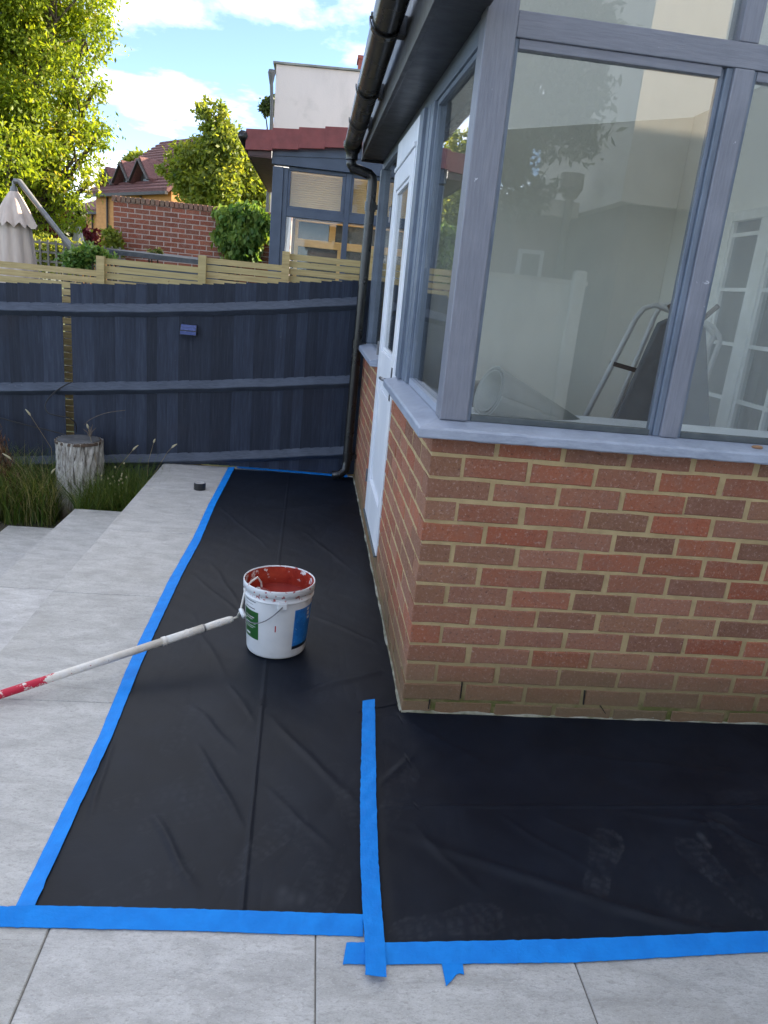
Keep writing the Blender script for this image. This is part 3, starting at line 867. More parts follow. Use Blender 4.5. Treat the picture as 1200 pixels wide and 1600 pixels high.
# ------------------------------------------------------------------ black protective sheeting
def poly_y(px, z=0):                                # polyline of ground points from pixels
    return np.array([tuple(onZ(z, u, v)) for u, v in px])
T_OUT = poly_y([(21, 1423), (124, 1215), (155, 1150), (196, 1050), (217, 1003), (263, 908), (302, 840), (325, 790), (357, 730)])
T_IN = poly_y([(54, 1423), (124, 1267), (173, 1161), (217, 1050), (240, 997), (285, 900), (312, 850), (337, 790), (367, 732)])
def xl(y): return (np.interp(y, T_OUT[:, 1], T_OUT[:, 0]) + np.interp(y, T_IN[:, 1], T_IN[:, 0])) / 2
B_UP = poly_y([(543, 1481), (600, 1481), (700, 1479), (900, 1475), (1200, 1462), (1420, 1450)])
B_LO = poly_y([(535, 1509), (600, 1509), (700, 1508), (900, 1506), (1200, 1489), (1420, 1475)])
def yl(x): return (np.interp(x, B_UP[:, 0], B_UP[:, 1]) + np.interp(x, B_LO[:, 0], B_LO[:, 1])) / 2
RIDGES = [  # pixel start, pixel end, height mm, width mm
    ((378, 1427), (416, 1036), 5, 6), ((416, 1036), (452, 742), 3.5, 6),
    ((290, 1097), (375, 1180), 4, 16), ((310, 1165), (383, 1300), 5, 15), ((232, 1270), (310, 1400), 5, 16), ((355, 1070), (400, 1130), 3, 12),
    ((420, 1120), (560, 1260), 3.5, 18), ((410, 1230), (520, 1330), 2.5, 14), ((135, 1290), (180, 1150), 4, 12), ((330, 880), (380, 960), 3, 14), ((300, 960), (350, 1060), 3, 15),
    ((300, 900), (420, 1000), 2.5, 16), ((480, 960), (600, 1010), 2.5, 18), ((450, 1090), (600, 1050), 4, 26), ((340, 790), (420, 860), 2.5, 14), ((390, 800), (520, 790), 2, 18), ((470, 830), (560, 900), 2, 20),
    ((600, 1263), (1210, 1262), 3.5, 7), ((610, 1300), (1120, 1470), 6, 24), ((640, 1290), (760, 1400), 2.5, 16), ((780, 1275), (930, 1370), 3, 14), ((850, 1280), (960, 1330), 2.5, 12),
    ((1080, 1270), (1200, 1330), 4, 14), ((960, 1270), (1190, 1300), 3, 16), ((940, 1420), (1150, 1465), 4, 18), ((590, 1230), (650, 1180), 4, 18), ((640, 1130), (760, 1200), 2.5, 20), ((880, 1180), (1190, 1215), 2.5, 24)]
RG = []
for a, c, h, w in RIDGES:
    pa, pc = onZ(0, *a), onZ(0, *c)
    RG.append((pa.x, pa.y, pc.x, pc.y, h * .001, w * .001))
def wob(X, Y, s, seed):
    r = np.random.default_rng(seed); o = np.zeros_like(X)
    for k in range(7):
        a = r.uniform(0, 6.28); f = s * r.uniform(.5, 2.2); o += np.sin((X * math.cos(a) + Y * math.sin(a)) * f + r.uniform(0, 6.28)) / 7
    return o
def wrinkle(X, Y):
    Z = .0055 + .0016 * wob(X, Y, 9, 1) + .0009 * wob(X, Y, 34, 2)
    wx = X + .012 * wob(X, Y, 14, 5); wy = Y + .012 * wob(X, Y, 14, 6)
    for ax, ay, bx, by, h, w in RG:
        dx, dy = bx - ax, by - ay; L2 = dx * dx + dy * dy
        thin = w < .010
        px, py = (X, Y) if thin else (wx, wy)
        t = ((px - ax) * dx + (py - ay) * dy) / L2
        tc_ = np.clip(t, 0, 1)
        d2 = (px - ax - tc_ * dx) ** 2 + (py - ay - tc_ * dy) ** 2
        env = 1 if thin else np.sin(np.clip(tc_, .02, .98) * math.pi) ** .6
        Z += h * env * np.exp(-d2 / (2 * (w * .5) ** 2))
    return Z
PRINTS = [  # pixel of the middle, angle in degrees, strength
    ((285, 1140), 80, .9), ((320, 1200), 60, .6), ((255, 1245), 20, .8), ((290, 1275), 25, .6), ((405, 1330), 55, .9), ((505, 1070), 80, .9), ((460, 1280), 110, .5), ((280, 1040), 95, .6), ((500, 1420), 70, .5),
    ((210, 1390), 30, .6), ((540, 1240), 100, .6), ((480, 1390), 60, .5), ((940, 1350), 60, 1.0), ((1120, 1370), 105, .9), ((1160, 1325), 95, .7), ((700, 1445), 10, .8), ((620, 1240), 70, .5), ((1170, 1240), 20, .6), ((800, 1460), 5, .4), ((1110, 1440), 130, .6)]
def dust(X, Y):
    D = np.clip(.10 + .16 * wob(X, Y, 6, 21) + .08 * wob(X, Y, 40, 22), 0, 1) * .5
    brk = np.clip(.55 + .7 * wob(X, Y, 55, 31) + .5 * wob(X, Y, 120, 32), 0, 1)
    for (u, v), ang, s in PRINTS:
        c = onZ(0, u, v); a = math.radians(ang)
        S = (X - c.x) * math.cos(a) + (Y - c.y) * math.sin(a); T = -(X - c.x) * math.sin(a) + (Y - c.y) * math.cos(a)
        hw = np.interp(S, [-.15, -.135, -.10, -.04, .03, .09, .13, .148, .15], [0, .022, .034, .030, .040, .048, .036, .012, 0])
        ins = (np.abs(T) < hw)
        lug = ((np.sin(S * 2 * math.pi / .026 + 2.2 * np.abs(T) / .03) > -.15) & (np.abs(np.abs(T) - .016) > .0035)) | (hw - np.abs(T) < .004)
        lug &= ~((S > -.05) & (S < -.03))
        D = np.where(ins, np.maximum(D, np.where(lug, .62, .22) * s * brk), D)
    for (u, v), r, s in (((445, 1402), .035, 1.6), ((475, 1410), .03, 1.0), ((1095, 1310), .022, 1.3), ((1105, 1322), .016, 1.6)):
        c = onZ(0, u, v); D = np.maximum(D, s * np.exp(-((X - c.x) ** 2 * 2.2 + (Y - c.y) ** 2) / (2 * (r * .6) ** 2)) * np.clip(.5 + .9 * wob(X, Y, 70, 41), 0, 1))
    return np.clip(D, 0, 1)
def sheet_mat():
    k = N('black_membrane')
    at = k.n('ShaderNodeAttribute'); at.attribute_name = 'dust'
    p = k.pos()
    n1 = k.noise(p, 3.5, 6, .6)
    c = k.mix(k.step(n1, .3, .75), (.0026, .0048, .0105), (.0052, .0090, .0180))
    sp = k.step(k.noise(p, 160, 2), .79, .81)
    c = k.mix(k.math('MULTIPLY', at.outputs['Fac'], .42), c, (.080, .085, .095))
    c = k.mix(k.math('MULTIPLY', sp, .35), c, (.25, .25, .25))
    nr = k.bump(k.noise(p, 320, 2), .25, .0008)
    nr = k.bump(k.noise(p, 22, 5), .30, .003, nr)
    for sc_, st_2, lc in ((2.6, .16, (1, 7, 0)), (5.0, .10, (4, 2, 0))):
        rd = k.math('ABSOLUTE', k.math('SUBTRACT', k.noise(k.pos((1, .55, 1), (0, 0, .7), lc), sc_, 2, .45, .4), .5))
        nr = k.bump(k.math('MINIMUM', rd, .05), st_2, .05, nr)
    rg = k.math('ADD', k.math('MULTIPLY', at.outputs['Fac'], .2), .50)
    k.bsdf(c, rg, nr, 0, .18)
    return k.m
MAT['sheet'] = sheet_mat()
def sheet(name, X, Y, label, under=False):
    nu, nv = X.shape
    Z = wrinkle(X, Y) - (.0022 if under else 0) * np.clip(np.maximum((-.11 - X) / .03, (Y + .04) / .02 * (X < .02)), 0, 1); D = dust(X, Y)
    V = np.stack([X.ravel(), Y.ravel(), Z.ravel()], 1)
    idx = np.arange(nu * nv).reshape(nu, nv)
    F = np.stack([idx[:-1, :-1].ravel(), idx[1:, :-1].ravel(), idx[1:, 1:].ravel(), idx[:-1, 1:].ravel()], 1)
    o = np_mesh(name, V, F, MAT['sheet'], org=(float(X.mean()), float(Y.mean()), 0), smooth=True)
    a = o.data.attributes.new('dust', 'FLOAT', 'POINT'); a.data.foreach_set('value', D.ravel().astype(np.float32))
    return tag(o, label, 'floor sheet', 'black floor sheets')
# left strip, running to the fence
yy = np.concatenate([np.arange(-.925, 1.2, .0065), np.linspace(1.2, 3.36, 190)])
ss = np.linspace(0, 1, 165)
lx = xl(yy); rx = np.interp(yy, [-.012, .048], [-.156, -.004]) + np.where(yy > .048, np.array([sx(t) for t in yy]), 0)
X = lx[:, None] + (rx - lx)[:, None] * ss[None, :]
Y = np.repeat(yy[:, None], len(ss), 1)
sheet('dust_sheet', X.T.copy(), Y.T.copy(), 'long black floor sheet under the bucket, running to the fence')
xx = np.arange(-.19, 2.1, .0068)
ss = np.linspace(0, 1, 150)
lo = yl(xx); hi = np.interp(xx, [-.014, -.004], [.060, -.006])
Y = lo[:, None] + (hi - lo)[:, None] * ss[None, :]
X = np.repeat(xx[:, None], len(ss), 1)
sheet('dust_sheet', X, Y, 'wide black floor sheet along the front of the brick wall', True)

# ------------------------------------------------------------------ blue tape
def tape_mat():
    k = N('blue_masking_tape'); p = k.pos()
    n1 = k.noise(p, 18, 5, .6)
    c = k.mix(k.step(n1, .3, .75), (.001, .18, .60), (.002, .225, .70))
    cr = k.noise(p, 420, 2)
    nr = k.bump(k.noise(k.pos((1, 1, 1)), 45, 5, .65, .5), .6, .003)
    c = k.mix(k.math('MULTIPLY', k.step(k.noise(k.pos(loc=(5, 2, 0)), 7, 4), .5, .75), .35), c, (.002, .14, .50))
    nr = k.bump(cr, .3, .0006, nr)
    k.bsdf(c, .55, nr, 0, .18)
    return k.m
MAT['tape'] = tape_mat()
def resample(px, n):
    P = np.array([tuple(onZ(0, u, v)) for u, v in px]); d = np.r_[0, np.cumsum(np.linalg.norm(np.diff(P, axis=0), axis=1))]; t = np.linspace(0, d[-1], n)
    return np.stack([np.interp(t, d, P[:, k]) for k in range(3)], 1)
def tape(A, Bp, za, zb_, label, n=80, th=.0016, ragged=True):
    a = resample(A, n); c = resample(Bp, n); m = 7
    a[:, :2] += rng.normal(0, .0005, (n, 2)); c[:, :2] += rng.normal(0, .0005, (n, 2))
    V = []; F = []
    for i in range(n):
        for k in range(m):
            t = k / (m - 1); q = a[i] * (1 - t) + c[i] * t
            z = za * (1 - t) + zb_ * t + .0007 * math.sin(i * .9 + k * .7) * math.sin(k / (m - 1) * math.pi)
            ex = 0
            V.append((q[0], q[1], z))
    nv = len(V)
    V += [(x_, y_, z_ - th) for x_, y_, z_ in V]
    for i in range(n - 1):
        for k in range(m - 1):
            q0 = i * m + k
            F.append((q0, q0 + m, q0 + m + 1, q0 + 1)); F.append((q0 + nv, q0 + 1 + nv, q0 + m + 1 + nv, q0 + m + nv))
    rim = [i * m for i in range(n)] + [(n - 1) * m + k for k in range(1, m)] + [i * m + m - 1 for i in range(n - 2, -1, -1)] + [k for k in range(m - 2, 0, -1)]
    for i in range(len(rim)):
        p_, q_ = rim[i], rim[(i + 1) % len(rim)]
        F.append((p_, q_, q_ + nv, p_ + nv))
    b = MB(); b.add(V, F)
    return tag(b.build('masking_tape', MAT['tape'], None, smooth=False), label, 'tape', 'strips of blue tape')
tape([(21, 1423), (124, 1215), (155, 1150), (196, 1050), (217, 1003), (263, 908), (302, 840), (325, 790), (357, 730)],
     [(54, 1423), (124, 1267), (173, 1161), (217, 1050), (240, 997), (285, 900), (312, 850), (337, 790), (367, 732)], .0024, .0130, 'long wavy blue tape strip down the left edge of the sheet', 160)
tape([(-45, 1428), (54, 1424.5), (300, 1430), (566, 1438)], [(-45, 1449), (54, 1451), (300, 1456), (567, 1465)], .0190, .0040, 'blue tape strip across the front end of the left sheet')
tape([(566, 1102), (562, 1250), (562, 1350), (566, 1440), (569, 1480), (570, 1533)], [(585, 1099), (587, 1250), (590, 1350), (596, 1440), (600, 1480), (603, 1536)], .0185, .0185, 'blue tape strip over the seam between the two sheets')
tape([(541, 1481), (600, 1481), (700, 1479), (900, 1475), (1200, 1462), (1420, 1450)], [(535, 1509), (600, 1509), (700, 1508), (900, 1506), (1200, 1489), (1420, 1475)], .0160, .0052, 'blue tape strip along the front edge of the right sheet', 120)
tape([(369, 729.5), (450, 735.5), (543, 743.5)], [(371, 733), (450, 739.5), (543, 748)], .006, .012, 'narrow blue tape strip against the foot of the fence', 40)
b = MB(); pts = [onZ(.0038, u, v) for u, v in ((690, 1506), (723, 1506), (725, 1523), (719, 1521), (713, 1523), (706, 1532), (697, 1541))]
tag(b.prism(pts, (0, 0, .0012)).build('masking_tape', MAT['tape']), 'torn scrap of blue tape sticking out below the right strip', 'tape', 'strips of blue tape')

# ------------------------------------------------------------------ bucket of red paint
BC = Vector((-.472, .449, .0085)); BRB, BRT, BH_ = .119, .141, .300
bucket = thing('paint_bucket', BC, 'white plastic bucket of red paint standing on the black sheet', 'bucket')
def plastic_mat():
    k = N('white_bucket_plastic'); p = k.pos()
    c = k.mix(k.step(k.noise(p, 6, 5), .3, .7), (.62, .64, .66), (.72, .73, .74))
    sp = k.step(k.noise(p, 55, 4, .6), .58, .61)
    hz_ = k.step(k.z(), .262, .270)
    c = k.mix(k.math('MULTIPLY', k.math('MULTIPLY', sp, hz_), .9), c, (.33, .012, .02))
    c = k.mix(k.math('MULTIPLY', k.step(k.noise(p, 90, 2), .76, .78), .8), c, (.12, .11, .11))
    c = k.mix(k.math('MULTIPLY', k.step(k.noise(p, 9, 4), .56, .75), .25), c, (.40, .37, .34))
    k.bsdf(c, .38, k.bump(k.noise(p, 40, 3), .08, .002), 0, .5, Subsurface_Weight=.0)
    return k.m
def redpaint_mat():
    k = N('red_paint_coat'); p = k.pos()
    n1 = k.noise(p, 14, 6, .65, .4)
    c = k.ramp(n1, [(.3, (.22, .014, .010)), (.5, (.36, .04, .022)), (.7, (.50, .08, .04))])
    z = k.z()
    wf = k.math('MULTIPLY', k.step(k.noise(p, 30, 4, .6), .57, .60), k.step(z, .24, .285))
    c = k.mix(wf, c, (.72, .70, .68))
    k.bsdf(c, .30, k.bump(n1, .4, .004), 0, .5)
    return k.m
MAT['bucket'] = plastic_mat(); MAT['redcoat'] = redpaint_mat()
b = MB(); b.lathe([(.001, .002), (BRB - .012, .0), (BRB - .003, .003), (BRB, .012), (BRT - .006, BH_ - .055)], BC, 64)
b.build('body', MAT['bucket'], bucket, smooth=True)
b = MB(); b.lathe([(BRT - .0065, BH_ - .056), (BRT - .001, BH_ - .0545), (BRT - .0005, BH_ - .050), (BRT - .004, BH_ - .047), (BRT - .0035, BH_ - .030), (BRT + .001, BH_ - .0285), (BRT + .0015, BH_ - .004), (BRT + .0005, BH_), (BRT - .0025, BH_), (BRT - .004, BH_ - .004)], BC, 64)
b.build('rim', MAT['bucket'], bucket, smooth=True)
b = MB(); b.lathe([(BRT - .0041, BH_ - .0045), (BRT - .008, BH_ - .06), (BRB + .004, .10), (BRB - .002, .07)], BC, 64)
b.build('inner_wall', MAT['redcoat'], bucket, smooth=True)
b = MB(); b.lathe([(.1325, .2235), (.12, .2222), (.06, .2226), (.001, .2222)], BC, 48)
MAT['redwet'] = simple('wet_red_paint', (.24, .022, .018), (.32, .05, .04), 9, .16, .10, 14, bdist=.003)
b.build('paint', MAT['redwet'], bucket, smooth=True)
def rad(z): return BRB + (BRT - .006 - BRB) * (z - .012) / (BH_ - .067)
def label_patch(name, a0, a1, z0, z1, mat, e=.0008):
    b = MB(); b.lathe([(rad(z0 + (z1 - z0) * t) + e, z0 + (z1 - z0) * t) for t in (0, .25, .5, .75, 1)], BC, 16, math.radians(a0), math.radians(a1))
    return b.build(name, mat, bucket, smooth=True)
def label_blue():
    k = N('blue_label'); p = k.pos()
    c = k.mix(k.step(k.noise(p, 30, 5, .6), .4, .7), (.010, .13, .42), (.02, .21, .60))
    c = k.mix(k.step(k.noise(p, 75, 3, .6), .66, .72), c, (.45, .62, .8))
    z = k.z()
    c = k.mix(k.step(z, .066, .060), c, (.008, .010, .018))
    k.bsdf(c, .35, None, 0, .5); return k.m
label_patch('blue_label', -58, 2, .040, .215, label_blue())
label_patch('green_label', 196, 237, .075, .195, simple('green_label', (.015, .085, .018), (.02, .11, .025), 10, .35, .0))
wl = simple('label_print_white', (.7, .7, .7), None, 10, .4, 0)
for z0, z1, a1 in ((.165, .170, 228), (.157, .160, 224), (.140, .1425, 231), (.128, .130, 231), (.120, .122, 226), (.088, .096, 216)):
    label_patch('label_print', 203, a1, z0, z1, wl, .0013)
wb = simple('label_print_dark', (.03, .03, .05), None, 10, .4, 0)
for z0, z1, a0, a1 in ((.235, .238, 205, 232), (.223, .2245, 205, 226), (.205, .208, 205, 230)):
    label_patch('label_print', a0, a1, z0, z1, wb, .0012)
for z0, z1, a0, a1 in ((.196, .208, -30, -22), (.176, .190, -28, -20), (.156, .168, -26, -18)):
    label_patch('label_print', a0, a1, z0, z1, wl, .0016)
label_patch('label_print', 268, 270, .125, .152, simple('red_scuff', (.5, .03, .04), None, 10, .5, 0), .001)
# wire handle hanging down on the front left
hp = []
a_s, a_e = math.radians(278), math.radians(200)
for i in range(25):
    t = i / 24; a = a_s + (a_e - a_s) * t
    r = BRT + .012 + .012 * math.sin(t * math.pi)
    hp.append((BC.x + r * math.cos(a), BC.y + r * math.sin(a), BC.z + .243 - .065 * t - .045 * math.sin(min(1, t * 1.12) * math.pi)))
b = MB(); b.tube(hp, .0022, 8); b.build('wire_handle', MAT['steel'], bucket, smooth=True)
a = a_s
b = MB(); b.obj = None
def lug(a, z0, z1):
    b = MB(); c0 = Vector((BC.x + (BRT + .002) * math.cos(a), BC.y + (BRT + .002) * math.sin(a), BC.z))
    t = Vector((-math.sin(a), math.cos(a), 0)); n_ = Vector((math.cos(a), math.sin(a), 0))
    b.prism([c0 - t * .018 + Vector((0, 0, z0)) - n_ * .01, c0 + t * .018 + Vector((0, 0, z0)) - n_ * .01, c0 + t * .018 + Vector((0, 0, z1)) - n_ * .01, c0 - t * .018 + Vector((0, 0, z1)) - n_ * .01], n_ * .018)
    b.build('handle_lug', MAT['bucket'], bucket, bevel=.003)
lug(a_s, .228, .256)
b = MB(); b.tube([hp[18], hp[20], hp[22], hp[24]], .009, 12); b.build('hand_grip', MAT['bucket'], bucket, smooth=True)

# ------------------------------------------------------------------ roller on an extension pole
A = onY(.385, 362, 967); Bq = onZ(.016, -38, 1098)
roll = thing('paint_roller', (Bq.x, Bq.y, 0), 'paint roller on a long white pole spattered red, resting in the bucket', 'paint roller')
def pole_mat():
    k = N('spattered_pole'); p = k.pos()
    sep_ = k.n('ShaderNodeSeparateXYZ'); k.l(k.geo.outputs['Position'], sep_.inputs[0])
    c = k.mix(k.step(k.noise(p, 30, 5, .65), .35, .7), (.66, .62, .56), (.74, .73, .71))
    c = k.mix(k.math('MULTIPLY', k.step(k.noise(p, 60, 4, .7), .62, .68), .8), c, (.32, .31, .32))
    near = k.step(sep_.outputs['X'], -1.16, -1.27)
    sp = k.math('ADD', k.noise(p, 46, 5, .75), k.math('MULTIPLY', near, .30))
    c = k.mix(k.step(sp, .70, .72), c, (.50, .012, .045))
    few = k.step(k.noise(p, 70, 3, .6), .70, .72)
    c = k.mix(few, c, (.34, .03, .05))
    k.bsdf(c, .5, k.bump(k.noise(p, 55, 5, .7), .6, .003), 0, .4)
    return k.m
MAT['pole'] = pole_mat()
dirp = (Bq - A)
def along(t): return A + dirp * t
b = MB(); b.tube([along(.13), along(.30)], .0155, 16); b.build('pole_outer', MAT['pole'], roll, smooth=True)
b = MB(); b.tube([along(.195), along(.205)], .0165, 16); b.build('collar', MAT['pole'], roll)
b = MB(); b.tube([along(.292), along(.308)], .0175, 16); b.build('collar', MAT['pole'], roll)
far_end = along(1.5)
b = MB(); b.tube([along(.29), along(.7), along(1.0), along(1.28)], .0145, 16); b.build('pole', MAT['pole'], roll, smooth=True)
b = MB(); b.tube([along(.122), along(.132)], .0150, 14); b.build('screw_socket', MAT['steel'], roll)
b = MB(); b.tube([along(-.005), along(.01), along(.06), along(.118), along(.123)], [.010, .0135, .0150, .0135, .012], 14); b.build('grip', MAT['pole'], roll, smooth=True)
w1 = onY(.40, 376, 953); w2 = onY(.405, 384, 918); w3 = onY(.44, 402, 908); w4 = onY(.47, 432, 909)
w3.z = max(w3.z, BC.z + BH_ + .003)
b = MB(); b.tube([along(.01), along(-.03), w1 + Vector((-.012, 0, -.03)), w1, w2, w2 * .5 + w3 * .5 + Vector((0, 0, .004)), w3, Vector((-.545, .455, .285)), Vector((-.54, .46, .235)), Vector((-.52, .462, .215))], .0042, 10)
b.build('wire_frame', MAT['pole'], roll, smooth=True)
ra, rb2 = Vector((-.555, .445, .245)), Vector((-.43, .50, .165))
MAT['nap'] = simple('red_soaked_nap', (.19, .014, .014), (.27, .035, .03), 20, .45, .8, 120, bdist=.006)
b = MB(); b.tube([ra, ra + (rb2 - ra) * .08, ra + (rb2 - ra) * .92, rb2], [.022, .026, .026, .022], 20); b.build('roller_cover', MAT['nap'], roll, smooth=True)
ce = ra - (rb2 - ra).normalized() * .003
b = MB(); b.tube([ce, ce - (rb2 - ra).normalized() * .006], [.021, .019], 20); b.build('end_cap', MAT['bucket'], roll)

# ------------------------------------------------------------------ roll of black tape on the slabs
tp = onZ(0, 311, 766.5)
tr = thing('tape_roll', (tp.x, tp.y + .03, 0), 'small roll of black tape lying flat on the pale slab', 'tape roll')
b = MB(); c0 = Vector((tp.x, tp.y + .03, .001)); b.lathe([(.030, 0), (.040, 0), (.041, .003), (.041, .046), (.040, .049), (.030, .049), (.030, 0)], c0, 32)
b.build('tape_coil', simple('black_tape', (.012, .012, .012), (.02, .02, .02), 10, .35, .05), tr, smooth=False)
b = MB(); b.lathe([(.0265, .001), (.0298, .001), (.0298, .0500), (.0265, .0500), (.0265, .001)], c0, 32); b.build('core', simple('card_core', (.62, .60, .58), None, 10, .8, .1), tr)
b = MB(); b.lathe([(.0300, .0492), (.0400, .0492)], c0, 32); b.build('tape_edge', simple('tape_edge_grey', (.38, .38, .39), (.28, .28, .29), 40, .6, .1), tr)

# ------------------------------------------------------------------ things inside the conservatory
def spiral_roll(name, a, c, r0, r1, mat, label, cat):
    a = Vector(a); c = Vector(c); d = (c - a).normalized(); u = d.cross(Vector((0, 0, 1))).normalized(); w = d.cross(u)
    n = 70; vv = []; ff = []
    for i in range(n + 1):
        t = i / n; ang = t * 2 * math.pi * 2.3
        k = 1 - .32 * t
        for p, r in ((a, r0), (c, r1)):
            vv.append(p + (u * math.cos(ang) + w * math.sin(ang)) * r * k)
    for i in range(n): ff.append((2 * i, 2 * i + 1, 2 * i + 3, 2 * i + 2))
    b = MB(); b.add(vv, ff); o = b.build(name, mat, None, smooth=True)
    s_ = o.modifiers.new('solid', 'SOLIDIFY'); s_.thickness = .006
    return tag(o, label, cat)
MAT['lino'] = simple('grey_lino', (.34, .35, .33), (.26, .27, .255), 7, .45, .2, 30)
b = MB(); b.box(.107, WX - .01, .108, .44, 1.030, 1.054); b.build('window_board', MAT['white_paint'], cons, bevel=.003)
spiral_roll('flooring_roll', onY(.26, 764, 612), onY(.36, 910, 668), .098, .018, MAT['lino'], 'rolled up grey floor covering tapering to the right behind the corner pane', 'roll')
b = MB(); b.tube([(.34, .60, .131), (.33, .58, .6), (.32, .56, 1.02), (.32, .55, 1.12), (.32, .55, 1.135)], [.15, .155, .15, .13, .06], 24)
tag(b.build('sheeting_roll', simple('black_sheet_roll', (.012, .014, .02), (.025, .028, .035), 6, .4, .4, 14, bdist=.02), None, smooth=True), 'black bundle of sheeting standing behind the side window', 'bundle')
# grey covered board with two grips
def quad_board(px, y, th):
    return [onY(y, u, v) for u, v in px]
pts = [onY(1.55, u, v) for u, v in ((1031, 505), (1046, 498), (1092, 502), (1104, 512), (1112, 700), (948, 690))]
lowz = .131
top_l, top_r = pts[0], pts[3]
def down(pt, ptb):                                   # carry the edge on down to the floor
    t = (pt.z - lowz) / max(1e-3, pt.z - ptb.z); return pt + (ptb - pt) * t
bl, br = down(pts[0], pts[5]), down(pts[3], pts[4])
pb_ = thing('ironing_board', (1.5, 1.55, .131), 'grey cloth covered board with two stub grips leaning inside', 'board')
b = MB(); b.prism([pts[0], pts[1], pts[2], pts[3], br, bl], (.0, .045, 0)); b.build('cover', simple('grey_cloth', (.13, .15, .165), (.10, .118, .13), 5, .7, .5, 12, bdist=.02), pb_, bevel=.01)
for (u0, v0), (u1, v1) in (((1057, 502), (1046, 476)), ((1096, 500), (1122, 478))):
    b = MB(); b.tube([onY(1.56, u0, v0), onY(1.56, u1, v1)], .013, 10); b.build('grip', simple('worn_wood', (.20, .17, .14), (.13, .11, .09), 20, .6, .1), pb_)
# stepladder: two white tube frames with treads
sl_ = thing('stepladder', (1.75, 1.95, .131), 'white tubular stepladder leaning by the glazed doors', 'stepladder')
MAT['ladder'] = simple('white_tube', (.70, .70, .68), (.62, .62, .60), 10, .35, .02)
def uframe(y, L, R, ytop):
    l1, l2 = [onY(y, *q) for q in L]; r1, r2 = [onY(y, *q) for q in R]
    def dn(p, q): return p + (q - p) * ((p.z - .145) / (p.z - q.z))
    lb, rb_ = dn(l1, l2), dn(r1, r2)
    h = (r1 - l1) * .16
    path = [lb, l1 + (l2 - l1) * .12, l1 + (l2 - l1) * .03 + h * .2, l1 + h + Vector((0, 0, .02)), r1 - h + Vector((0, 0, .02)), r1 + (r2 - r1) * .03 - h * .2, r1 + (r2 - r1) * .12, rb_]
    b = MB(); b.tube(path, .015, 12); return b, (lb, l1, rb_, r1)
b, q1 = uframe(1.85, ((1005, 475), (915, 650)), ((1118, 520), (1085, 585)), 0); b.build('front_frame', MAT['ladder'], sl_, smooth=True)
b, q2 = uframe(2.12, ((1033, 470), (958, 650)), ((1128, 525), (1100, 600)), 0); b.build('rear_frame', MAT['ladder'], sl_, smooth=True)
for t in (.25, .5, .75):
    p, q = q1[0] + (q1[1] - q1[0]) * t, q1[2] + (q1[3] - q1[2]) * t
    b = MB(); b.bar(p, q, .09, .025); b.build('tread', simple('black_tread', (.02, .02, .02), None, 10, .6, .1), sl_)
# pebble on the front sill
ps = onZ(1.066, 1160, 688)
b = MB(); b.lathe([(.001, 0), (.010, .001), (.014, .006), (.011, .011), (.001, .013)], (ps.x, -.012, 1.055), 12)
o = b.build('stone_chip', simple('brown_stone', (.36, .20, .10), (.26, .14, .08), 60, .7, .4, 120), None, smooth=True); o.scale = (1.5, .8, 1)
tag(o, 'small brown stone chip lying on the front sill', 'stone')

# ------------------------------------------------------------------ stump, cables, weeds in the bed
SC_ = Vector((-2.055, 3.13, -.37))
stump = thing('tree_stump', SC_, 'pale whitewashed tree stump standing in front of the navy fence', 'stump')
def stump_mat():
    k = N('whitewashed_bark')
    p = k.pos((14, 14, 2.4)); g_ = k.noise(p, 2.6, 8, .65, 1.0)
    n2 = k.noise(k.pos(), 60, 5, .7)
    c = k.ramp(g_, [(.36, (.05, .042, .035)), (.44, (.30, .275, .24)), (.56, (.58, .555, .51)), (.8, (.70, .68, .64))])
    c = k.mix(k.math('MULTIPLY', k.step(n2, .55, .7), .5), c, (.20, .18, .15))
    c = k.mix(k.step(k.z(), -.16, -.34), c, (.13, .11, .08))
    nr = k.bump(g_, 1.0, .03); nr = k.bump(n2, .4, .005, nr)
    k.bsdf(c, .9, nr, 0, .2); return k.m
vv = []; ff = []; na, nz_ = 72, 26
for j in range(nz_ + 1):
    t = j / nz_; z = SC_.z + .575 * t
    for i in range(na):
        a = 2 * math.pi * i / na
        r = .158 + .022 * (1 - t) ** 3 + .006 * math.sin(a * 3 + 1) + .0065 * math.sin(a * 23 + 4 * math.sin(t * 5 + a)) + .003 * math.sin(a * 41 + t * 9) + random.uniform(-.002, .002)
        vv.append((SC_.x + r * math.cos(a), SC_.y + r * math.sin(a), z))
for j in range(nz_):
    for i in range(na):
        ff.append((j * na + i, j * na + (i + 1) % na, (j + 1) * na + (i + 1) % na, (j + 1) * na + i))
MB().add(vv, ff).build('bark', stump_mat(), stump, smooth=True)
b = MB(); b.lathe([(.001, .583), (.08, .584), (.138, .581), (.146, .574), (.147, .55)], SC_, 40); b.build('cut_face', simple('weathered_cut', (.10, .105, .112), (.05, .053, .058), 16, .7, .5, 40), stump, smooth=True)
b = MB(); b.lathe([(.1475, .55), (.1495, .5735), (.162, .572), (.163, .552)], SC_, 40); b.build('rim_ring', simple('dark_bark_ring', (.05, .035, .025), (.09, .06, .04), 40, .9, .6), stump, smooth=True)  # dark brown ring round the edge of the cut face
b = MB()
MAT['twig'] = simple('dry_twig', (.14, .11, .085), (.08, .06, .05), 30, .8, .3)
c0 = Vector((-2.0, 3.22, .205))
for dx, dz, dy in ((.02, .10, 0), (-.02, .09, .01), (.05, .08, -.02), (-.05, .06, 0), (.0, .075, .02)):
    b.tube([c0, c0 + Vector((dx * .4, dy, dz * .6)), c0 + Vector((dx, dy, dz))], [.006, .004, .0015], 6)
b.build('twigs', MAT['twig'], stump)['kind'] = 'stuff'
MAT['cable'] = simple('black_cable', (.012, .012, .014), None, 20, .45, .05)
